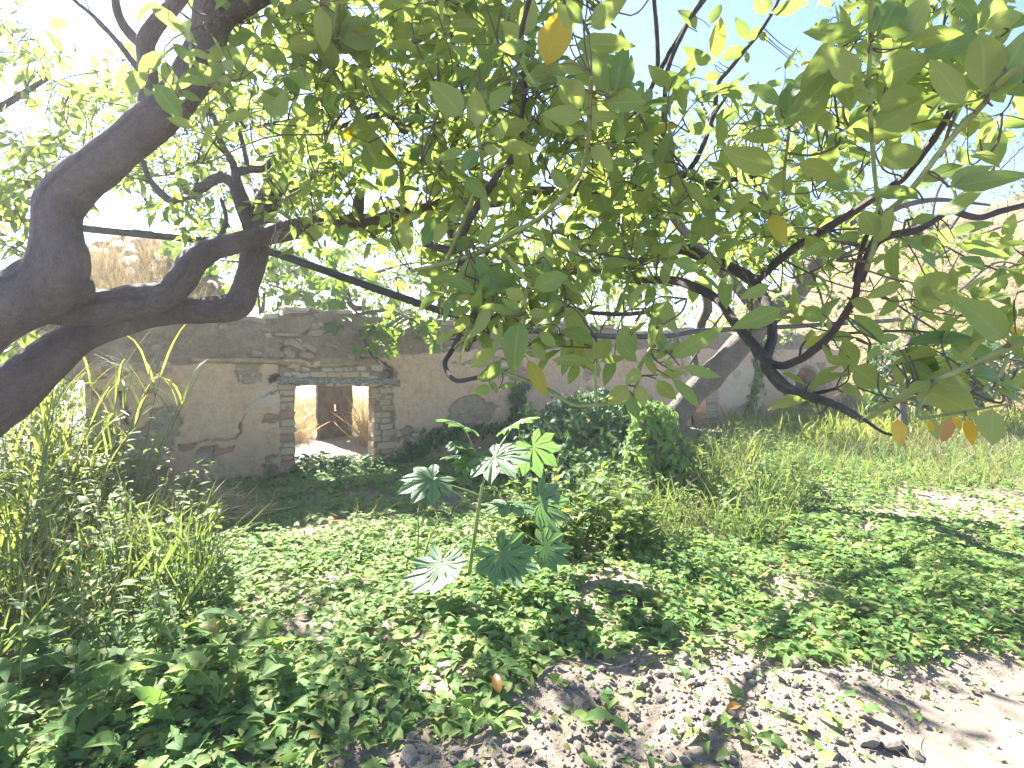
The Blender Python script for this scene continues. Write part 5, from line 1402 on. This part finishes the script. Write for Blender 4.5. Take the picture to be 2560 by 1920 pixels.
# thick weeds on the left
polyL = [(-5.2, 6.6), (-6.0, 2.6), (-3.0, 1.9), (-1.85, 2.2), (-1.55, 2.9), (-1.75, 3.5), (-2.05, 4.1), (-2.9, 4.8), (-3.7, 5.5), (-4.3, 6.2)]
mg, st = Merge(), Merge()
q = scatter_poly(520, polyL)
hh = rng.uniform(.25, .68, len(q)) * np.clip(.55 + (-1.2 - q[:, 0]) * .42, .5, 1.5)
weedy(mg, st, q, hh, NARROW + SMALL, 15, .075)
q = scatter_poly(420, [(-5.2, 6.6), (-6, 2.6), (-2.6, 2.1), (-1.8, 3.4), (-2.1, 4.0), (-3.0, 4.8), (-4.0, 5.7)])
tufts(mg, q, rng.uniform(.3, .75, len(q)), BLADE, 7, .07, .45)
q = scatter_poly(170, [(-5.6, 6.2), (-5.0, 3.2), (-3.3, 2.7), (-3.1, 4.6), (-4.2, 5.6)]); weedy(mg, st, q, rng.uniform(.55, 1.05, len(q)), NARROW + SMALL, 22, .085)
w_ = mg.build('weeds', M['weed']); tag(w_, 'tangle of tall backlit weeds and grass along the left side', 'weeds', kind='stuff')
st.build('weed_stems', M['sapling'], w_)
mg = Merge()
q = scatter_poly(170, [(-5, 6.2), (-5, 3), (-2.3, 2.3), (-2.1, 4.0), (-3.4, 5.3)])
tufts(mg, q, rng.uniform(.3, .7, len(q)), STRAW, 5, .05, .55)
mg2 = mg.build('dry_stalks', M['straw']); tag(mg2, 'pale dry seed stalks standing among the weeds at left', 'dry weeds', kind='stuff')

# broad leaved weeds at the lower left
mg, st = Merge(), Merge()
q = scatter_poly(55, [(-3.0, 1.85), (-1.2, 2.0), (-.95, 2.6), (-1.5, 3.0), (-2.6, 2.9)])
weedy(mg, st, q, rng.uniform(.10, .30, len(q)), ARROW, 9, .10)
w_ = mg.build('broadleaf_weeds', M['bind']); tag(w_, 'broad arrow leaved weeds in shade at the lower left', 'weeds', kind='stuff'); st.build('weed_stems', M['sapling'], w_)

# tall grasses, each its own plant
def tall_grass(base, h, n, label, arcs=5, lean=(0, 0), name='tall_grass'):
    x, y = base; z = gz1(x, y)
    root = thing(name, (x, y, z), label, 'grass', 'tall grasses around the ruin')
    for k in range(n):
        d = np.array([rng.normal(lean[0], .22), rng.normal(lean[1], .15), 1.0]); hk = h * rng.uniform(.7, 1.05)
        q = catmull(np.array([(rng.normal(0, .03), rng.normal(0, .03), -.03), d * hk * .5, d * hk + np.array([lean[0], lean[1], 0]) * hk * .3]), 5)
        V, Fc, uv = tube(q, np.linspace(.008, .003, len(q)), 5)
        new_obj('stalk', mesh_np('stalk', V, Fc, uv), root, M['sapling'])
        for j in range(arcs):
            t = rng.uniform(.2, .95); i = min(int(t * (len(q) - 1)), len(q) - 2)
            a = rng.uniform(0, 6.28)
            ax = np.array([[math.cos(a) * .6, math.sin(a) * .4, rng.uniform(.7, 1.6)]]); nm = np.array([[math.cos(a), math.sin(a) * .4, -.6]]); L = h * rng.uniform(.28, .5)
            m_ = frames(ax, -nm, np.array([[L * 1.6, L, L]]))[0]; m_[:3, 3] = q[i]
            kk_ = int(rng.choice([0, 1, 1, 2, 3]))
            o = new_obj('blade', leaf_mesh(BLADE, kk_, M['grass'], 'blade'), root); o.matrix_basis = Matrix(m_.tolist())
def gx(px, Y): return ((px - 512) / FPX * Y, Y)
tall_grass(gx(104, 4.9), 1.45, 6, 'tallest bright green grass with arching blades in front of the left end of the wall', 6, (.10, 0))
tall_grass(gx(140, 5.2), 1.5, 3, 'thin tall grass leaning right in front of the wall crack', 5, (.25, 0))
tall_grass(gx(62, 4.4), 1.25, 6, 'bushy backlit grass under the slanting trunk at the left edge', 7, (-.05, 0))
tall_grass(gx(30, 4.0), 1.25, 6, 'tall sunlit grass at the very left edge in front of the slanting trunk', 7, (.05, 0))
tall_grass(gx(84, 4.2), 1.0, 7, 'dense knee high grass clump between the two tallest grasses at left', 7, (.05, 0))
tall_grass(gx(66, 5.6), 1.35, 8, 'tall yellow green grass filling the gap at the left end of the wall', 8, (.0, 0))
tall_grass(gx(15, 3.3), .95, 6, 'nearest tall grass clump at the left edge', 7, (.0, 0))
tall_grass(gx(205, 3.7), .55, 3, 'short seeding grass in front of the dry straw heap', 4, (.15, 0))
tall_grass(gx(745, 6.2), .62, 9, 'clump of long arching grass right of the ivy stump in front of the whitewashed wall', 6, (.15, 0))
tall_grass(gx(420, 3.9), .34, 2, 'single sprig of green grass left of the castor plant', 4, (.1, 0))

# litter between the leaves
def litter(n, poly, label):
    q = scatter_poly(n, poly); b = rng.uniform(0, 6.28, n)
    Mx = frames(np.stack([np.cos(b), np.sin(b), rng.normal(.0, .12, n)], 1), rng.normal(0, 1, (n, 3)), rng.uniform(.05, .22, n))
    Mx[:, 0, 3] = q[:, 0]; Mx[:, 1, 3] = q[:, 1]; Mx[:, 2, 3] = gz(q[:, 0], q[:, 1]) + rng.uniform(.005, .05, n)
    mg = Merge(); v = rng.integers(3, size=n)
    for k in range(3): mg.add_many(STRAW[k], Mx[v == k], rng.random((v == k).sum()))
    return tag(mg.build('litter', M['straw'], None), label, 'litter', kind='stuff')
litter(1500, [(-2.6, 1.75), (2.8, 1.75), (4.2, 5.5), (-2.6, 5.5)], 'dry straw and stems lying among the ground leaves')

# straw heap by the wall
def straw_heap(name, cx, cy, rx, ry, h, n, label, mat='straw'):
    r_ = np.sqrt(rng.random(n)); a = rng.uniform(0, 6.28, n)
    x, y = cx + rx * r_ * np.cos(a), cy + ry * r_ * np.sin(a)
    z = gz(x, y) + h * (1 - r_ ** 2) * rng.random(n)
    b = rng.uniform(0, 6.28, n)
    ax = np.stack([np.cos(b), np.sin(b), rng.normal(.15, .35, n)], 1); nm = rng.normal(0, 1, (n, 3))
    L = rng.uniform(.12, .36, n)
    Mx = frames(ax, nm, np.stack([L * 1.9, L, L], 1)); Mx[:, 0, 3] = x; Mx[:, 1, 3] = y; Mx[:, 2, 3] = z
    mg = Merge(); v = rng.integers(3, size=n)
    for k in range(3): mg.add_many(STRAW[k], Mx[v == k], rng.random((v == k).sum()))
    return tag(mg.build(name, M[mat]), label, 'dry grass', kind='stuff')
c_ = gp(205, 522); straw_heap('straw', c_[0], c_[1], .6, .45, .26, 1100, 'heap of dry straw lying by the foot of the wall at left')
c_ = gp(355, 520); straw_heap('straw', c_[0], c_[1], .22, .2, .05, 60, 'few dry twigs lying on the ground cover before the opening')
# dry grass on the collapsed roof
mg = Merge()
uu = rng.random(1300) * .96; vv = np.clip(rng.beta(1.1, 1.5, 1300), 0, .9)
pts = np.array([tuple(roof_pt(u, v)) for u, v in zip(uu, vv)])
keep_ = rng.random(1300) < np.clip(1.25 - 1.1 * vv + .3 * np.sin(uu * 12), .1, 1); pts = pts[keep_]
nb_ = 9; q = np.repeat(pts, nb_, 0) + rng.normal(0, .04, (len(pts) * nb_, 3)) * [1, 1, .3]
ax = np.stack([rng.normal(0, .5, len(q)), rng.normal(-.2, .5, len(q)), np.ones(len(q))], 1); a = rng.uniform(0, 6.28, len(q))
Mx = frames(ax, np.stack([np.cos(a), np.sin(a), a * 0 + .2], 1), rng.uniform(.16, .42, len(q))); Mx[:, :3, 3] = q
v = rng.integers(3, size=len(q))
for k in range(3): mg.add_many(STRAW[k], Mx[v == k], rng.random((v == k).sum()))
tag(mg.build('dry_grass', M['straw']), 'golden dry grass growing over the collapsed roof tiles', 'dry grass', kind='stuff')
# dry grass and brush behind the opening, in the sun
mg = Merge()
q = scatter_poly(700, [(-6.5, 10.8), (-1.2, 10.6), (-.8, 15), (-9, 15)])
tufts(mg, q, rng.uniform(.4, 1.0, len(q)), STRAW, 8, .12, .5, 1.6)
q = scatter_poly(60, [(-2.55, 9.2), (-2.2, 9.2), (-2.3, 10.6), (-2.75, 10.6)])
tufts(mg, q, rng.uniform(.35, .9, len(q)), STRAW, 8, .08, .5, 1.6)
q = scatter_poly(90, [(-4.2, 9.3), (-3.6, 9.4), (-3.7, 10.4), (-4.3, 10.4)])
tufts(mg, q, rng.uniform(.3, .8, len(q)), STRAW, 8, .08, .5, 1.6)
tag(mg.build('dry_brush', M['straw']), 'sunlit dry brush behind the opening in the wall', 'dry brush', kind='stuff')
# ground leaves inside the opening
leaf_carpet('ground_cover', 520, [tuple(W3(-.1, 0, .35)[:2]), tuple(W3(1.2, 0, .4)[:2]), tuple(W3(1.15, 0, -.5)[:2]), tuple(W3(0.0, 0, -.5)[:2])], ARROW, 'ivy', .06, .11, .0, .16, .6, 'dark leaves growing through the bottom of the opening')

# grasses right of the stump
polyR = [(.75, 4.25), (2.05, 4.35), (2.9, 5.4), (3.9, 7.3), (4.4, 9.6), (3.2, 9.8), (2.3, 7.6), (1.2, 6.4), (.7, 5.3)]
mg, st = Merge(), Merge()
q = scatter_poly(360, polyR); weedy(mg, st, q, rng.uniform(.18, .46, len(q)), NARROW + SMALL, 13, .075)
q = scatter_poly(620, polyR); tufts(mg, q, rng.uniform(.2, .5, len(q)), BLADE, 7, .07, .5)
q = scatter_poly(420, [(3.6, 5.9), (5.6, 6.1), (9.5, 8.4), (10, 10), (5.5, 9.8), (3.9, 8.2)]); tufts(mg, q, rng.uniform(.2, .5, len(q)), BLADE, 7, .1, .5)
w_ = mg.build('weeds', M['weed']); tag(w_, 'thicket of knee high grass and weeds right of the castor plant', 'weeds', kind='stuff'); st.build('weed_stems', M['sapling'], w_)
mg = Merge()
q = scatter_poly(260, polyR); tufts(mg, q, rng.uniform(.2, .5, len(q)), STRAW, 5, .07, .6)
q = scatter_poly(220, [(3.6, 5.9), (5.6, 6.1), (9.5, 8.4), (10, 10), (5.5, 9.5), (3.9, 7.6)]); tufts(mg, q, rng.uniform(.25, .6, len(q)), STRAW, 8, .09, .6, 1.3)
tag(mg.build('dry_grass', M['brown_grass']), 'brownish dry grass strip along the far edge of the green carpet at right', 'dry grass', kind='stuff')
mg = Merge()
q = scatter_poly(1500, [(4, 9), (10, 9.5), (22, 16), (10, 20), (5, 16)]); tufts(mg, q, rng.uniform(.3, .7, len(q)), BLADE, 8, .22, .45, 1.8)
tag(mg.build('grass', M['grass']), 'sunlit green grass field at the foot of the hill', 'grass', kind='stuff')

# scrub dotted over the dry hill
hv_ = np.array([v.co for v in hill_o.data.vertices]); hv_ = hv_[(hv_[:, 2] > .3) & (hv_[:, 0] > 2)]
mg = Merge(); pts = hv_[rng.choice(len(hv_), 420)] + rng.normal(0, .3, (420, 3)) * [1, 1, 0]
nb_ = 26; sz = np.repeat(rng.uniform(.15, .5, 420), nb_); q = np.repeat(pts, nb_, 0) + rng.normal(0, 1, (420 * nb_, 3)) * sz[:, None] * [.55, .55, .3]
Mx = frames(rng.normal(0, 1, (len(q), 3)), rng.normal(0, 1, (len(q), 3)), sz * rng.uniform(.25, .5, len(q))); Mx[:, :3, 3] = q
v = rng.integers(4, size=len(q))
for k in range(4): mg.add_many(SMALL[k], Mx[v == k], rng.random((v == k).sum()))
tag(mg.build('scrub', M['dark_leaf']), 'low grey green scrub dotted over the dry hillside', 'scrub', kind='stuff')

# leafy weeds behind the castor plant
mg, st = Merge(), Merge()
q = scatter_poly(110, [(.0, 4.0), (.9, 3.9), (1.1, 4.6), (.7, 5.2), (.0, 5.0)])
weedy(mg, st, q, rng.uniform(.2, .55, len(q)), NARROW + ARROW, 14, .09)
w_ = mg.build('weeds', M['weed']); tag(w_, 'leafy weeds crowding right behind the castor plant', 'weeds', kind='stuff'); st.build('weed_stems', M['sapling'], w_)

# ivy: a mound against the wall, strands on the wall, and the overgrown stump
def ivy_on(name, base, ells, n, L, label, cat, mat='ivy', tp=ARROW, parts=60, core=None, yellow=0):
    pl_ = Plant(name, base, label, cat, tp, mat, 'bark')
    vol = np.array([e[3] * e[4] + e[4] * e[5] + e[3] * e[5] for e in ells]); vol = vol / vol.sum()
    for (cx, cy, cz, rx, ry, rz), w_ in zip(ells, vol):
        m_ = int(n * w_)
        d = rng.normal(0, 1, (m_, 3)); d /= np.linalg.norm(d, axis=1, keepdims=True)
        d[:, 2] = np.abs(d[:, 2]) * np.where(rng.random(m_) < .7, 1, -1)
        lump = 1 + .22 * fbm(d * 2.5 + cx, 121, 3) + rng.normal(0, .06, m_)
        p = np.array([cx, cy, cz]) + d * np.array([rx, ry, rz]) * lump[:, None]
        ok = p[:, 2] > gz(p[:, 0], p[:, 1])
        for q_, dd in zip(p[ok], d[ok]):
            ax = unit(np.cross(dd, rng.normal(0, 1, 3)) + np.array([0, 0, -.8])); nm = unit(dd + rng.normal(0, .35, 3) + np.array([0, 0, .4]))
            pl_.leaf(q_, ax, nm, L * rng.uniform(.6, 1.25))
    if core is not None:
        core(pl_)
    for i in rng.choice(len(pl_.leaves), yellow, replace=False):
        l = pl_.leaves[i]; pl_.leaves[i] = l[:5] + (M['yellow'], l[6], True)
    for e in ells:
        for _ in range(5):
            a = rng.uniform(0, 6.28); b0 = np.array([e[0] + .2 * math.cos(a), e[1] + .2 * math.sin(a), 0])
            pl_.stem([b0, (b0 + np.array(e[:3])) / 2 + rng.normal(0, .08, 3), np.array(e[:3]) + np.array([e[3] * .7 * math.cos(a), e[4] * .7 * math.sin(a), e[5] * .4])], .012, .004, 5, 4)
    pl_.finish(parts)
    return pl_
c1 = P(600, 455, 7.6); c2 = P(545, 470, 7.0); c3 = P(628, 455, 7.4)
ivy_on('ivy_mound', (c1.x, c1.y, 0), [(c1.x, c1.y, .25, .85, .9, .72), (c2.x, c2.y, .15, .65, .7, .55), (c3.x, c3.y, .2, .7, .8, .62), (c1.x + .2, c1.y - 1.0, .05, .8, .7, .42), (c2.x - .25, c2.y - .5, .05, .6, .6, .4), (c1.x - .25, c1.y - 1.5, .0, .7, .6, .40), (c1.x + .25, c1.y + .2, .35, .6, .7, .70)], 7600, .095,
       'big dark mound of ivy piled against the foot of the wall', 'ivy', yellow=4)
sp = P(652, 440, 5.9)
def stump(pl_):
    pl_.limb('stump', [(sp.x, sp.y, -.05), (sp.x + .02, sp.y, .35), (sp.x, sp.y, .78)], [.17, .14, .13], 12, .15, round_end=True)
ivy_on('ivy_stump', (sp.x, sp.y, 0), [(sp.x, sp.y, .72, .24, .24, .30), (sp.x - .03, sp.y - .02, .36, .28, .26, .40), (sp.x + .13, sp.y - .05, .22, .24, .28, .28)], 1250, .09,
       'stump wrapped in pale sunlit ivy with a few yellow leaves', 'ivy stump', 'bind', core=stump, yellow=5)  # paler bindweed leaf colour stands in for sunlight on this ivy
def wall_ivy(name, lines, n, label, spread, L, mat='ivy'):
    q = W3(*lines[0][0])
    pl_ = Plant(name, (q.x, q.y, 0), label, 'ivy', ARROW, mat, 'bark')
    for line in lines:
        P3 = np.array([tuple(W3(s, z, .03)) for s, z in line]); C3 = catmull(P3, 8)
        pl_.stem(C3[::4], .008, .004, 5, 4)
        for _ in range(n // len(lines)):
            k = rng.integers(len(C3)); q = C3[k] + np.array([WD[0], WD[1], 0]) * rng.normal(0, spread) + np.array([0, 0, rng.normal(0, spread * .8)]) + np.array([WN[0], WN[1], 0]) * rng.uniform(0, .10)
            ax = unit(np.array([WD[0], WD[1], 0]) * rng.normal(0, .7) + np.array([0, 0, -1])); nm = unit(np.array([WN[0], WN[1], .3]) + rng.normal(0, .3, 3))
            pl_.leaf(q, ax, nm, L * rng.uniform(.6, 1.2))
    pl_.finish(60)
wc = lambda *pts: [wall_at(400 + x / 7.975, 384 + y / 7.975) for x, y in pts]
wall_ivy('wall_ivy', [wc((0, 590), (120, 500), (250, 420), (450, 365), (650, 350), (850, 345)), wc((1000, 330), (1200, 260), (1400, 150))], 520, 'dark ivy strand creeping across the plaster behind the castor plant', .07, .09)
wall_ivy('wall_ivy', [wc((900, 320), (915, 200), (930, 60), (940, 20))], 240, 'narrow upright patch of ivy on the plaster above the castor plant', .07, .085)
wall_ivy('wall_ivy', [[wall_at(*T('r6', x, y)) for x, y in ((480, 1080), (500, 960), (540, 820), (550, 700), (575, 580))]], 330, 'pale green creeper hanging down the whitewashed wall under the leaning trunk', .10, .12, 'bind')

# ------------------------------------------------------------------ clods, stones, fallen leaves
def on_ground(px, py, dz=0.0):
    x, y = gp(px, py)
    return (x, y, gz1(x, y) + dz)
def clod(px, py, s, label, group=None, mats=CL, name='clod', cat='clod'):
    x, y, z = on_ground(px, py)
    o = new_obj(name, rr.choice(mats))
    o.location = (x, y, z + s * .18); o.rotation_euler = (rr.uniform(-.5, .5), rr.uniform(-.5, .5), rr.uniform(0, 6.28)); o.scale = (s * rr.uniform(.8, 1.3), s * rr.uniform(.8, 1.2), s * rr.uniform(.5, .8))
    return tag(o, label, cat, group)
clod(892, 742, .085, 'largest grey clod at the front edge of the dirt near the bottom', mats=CL)
clod(868, 741, .07, 'pale split clod at the bottom just left of the largest grey clod')
clod(914, 752, .065, 'rounded grey clod at the bottom just right of the largest grey clod')
clod(446, 668, .09, 'long grey lump of soil lying among the leaves below the castor plant')
clod(424, 692, .07, 'flat lump of grey soil half hidden by leaves left of the bare patch')
clod(410, 752, .08, 'grey lump of soil in the shaded hollow at the bottom')
clod(795, 668, .07, 'round pale clod on the upper edge of the bare dirt')
for k in range(150):
    x_ = rr.gauss(700, 110) if k % 3 else rr.uniform(380, 640); y_ = rr.uniform(668, 764) if k % 3 else rr.uniform(700, 766)
    clod(x_, y_, rr.choice((.018, .022, .028, .035, .045)), 'small crumbly clod of dry soil on the bare dirt', 'small clods on the bare dirt')
V_, F_, U_ = None, None, None
mg = Merge()
pk = [(np.array([v.co for v in me.vertices]), [np.array([p.vertices[:] for p in me.polygons])], np.zeros((len(me.vertices), 2))) for me in [rock_mesh('pebble', 70 + s, M['clod'], 1, .3) for s in range(4)]]
q = scatter_poly(5500, [(-.9, 1.75), (2.9, 1.75), (2.6, 2.75), (1.2, 2.85), (.2, 2.6), (-.9, 2.2)])
q = q[rng.random(len(q)) < np.clip(path_dist(q[:, 0], q[:, 1]) - .25, .05, 1)]
m_ = len(q); S = rng.lognormal(-4.75, .5, m_)
Mx = frames(rng.normal(0, 1, (m_, 3)), rng.normal(0, 1, (m_, 3)), S); Mx[:, 0, 3] = q[:, 0]; Mx[:, 1, 3] = q[:, 1]; Mx[:, 2, 3] = gz(q[:, 0], q[:, 1]) + S * .15
v = rng.integers(4, size=m_)
for k in range(4): mg.add_many(pk[k], Mx[v == k], rng.random((v == k).sum()))
tag(mg.build('soil_crumbs', M['clod'], None, False), 'loose crumbs of dry soil scattered over the bare dirt', 'soil crumbs', kind='stuff')
def fallen(px, py, L, mat, label, a, tilt=.3):
    x, y, z = on_ground(px, py, .025)
    o = new_obj('fallen_leaf', leaf_mesh(LEAF, rr.choice((1, 3, 5)), M[mat], 'fallen_leaf'))
    m_ = frames([(math.cos(a), math.sin(a), tilt)], [(rr.uniform(-.3, .3), -.3, 1)], np.array([L]))[0]; m_[:3, 3] = (x, y, z)
    o.matrix_basis = Matrix(m_.tolist()); tag(o, label, 'leaf')
fallen(725, 717, .10, 'orange', 'orange dry leaf lying in the open on the bare dirt', .3)
fallen(722, 703, .05, 'orange', 'small reddish dry leaf just above the orange one on the dirt', 1.0)
fallen(735, 693, .08, 'straw', 'brown curled leaf near the upper edge of the bare dirt', 2.8)
fallen(500, 703, .11, 'orange', 'upright dry brown leaf among the green at the bottom middle', 1.9, .8)
fallen(424, 515, .13, 'yellow', 'pale yellow leaf lying on the shaded carpet left of the castor stem', .4)
fallen(620, 700, .09, 'straw', 'rolled grey brown leaf left of the bare dirt', 5.6)
fallen(178, 712, .10, 'orange', 'dry tan leaf in the dark weeds at the lower left', .2)

# ------------------------------------------------------------------ added scattering volume: stands in for lens glare, lifts the shadows
bm = bmesh.new(); bmesh.ops.create_cube(bm, size=1.0)
me = bpy.data.meshes.new('veil'); bm.to_mesh(me); bm.free()
hz_ = new_obj('veil', me)
hz_.location = (0, 93, 4.4); hz_.scale = (436, 250, 13.8)
hm = bpy.data.materials.new('veil_volume'); hm.use_nodes = True
hn = hm.node_tree; hn.nodes.clear()
ho = hn.nodes.new('ShaderNodeOutputMaterial'); hv = hn.nodes.new('ShaderNodeVolumePrincipled')
hv.inputs['Color'].default_value = (.93, .95, 1.0, 1); hv.inputs['Density'].default_value = .003; hv.inputs['Anisotropy'].default_value = .5
hn.links.new(hv.outputs[0], ho.inputs['Volume'])
me.materials.append(hm)
tag(hz_, 'added thin haze in the air over the ruin and hillside', 'veil', kind='stuff')
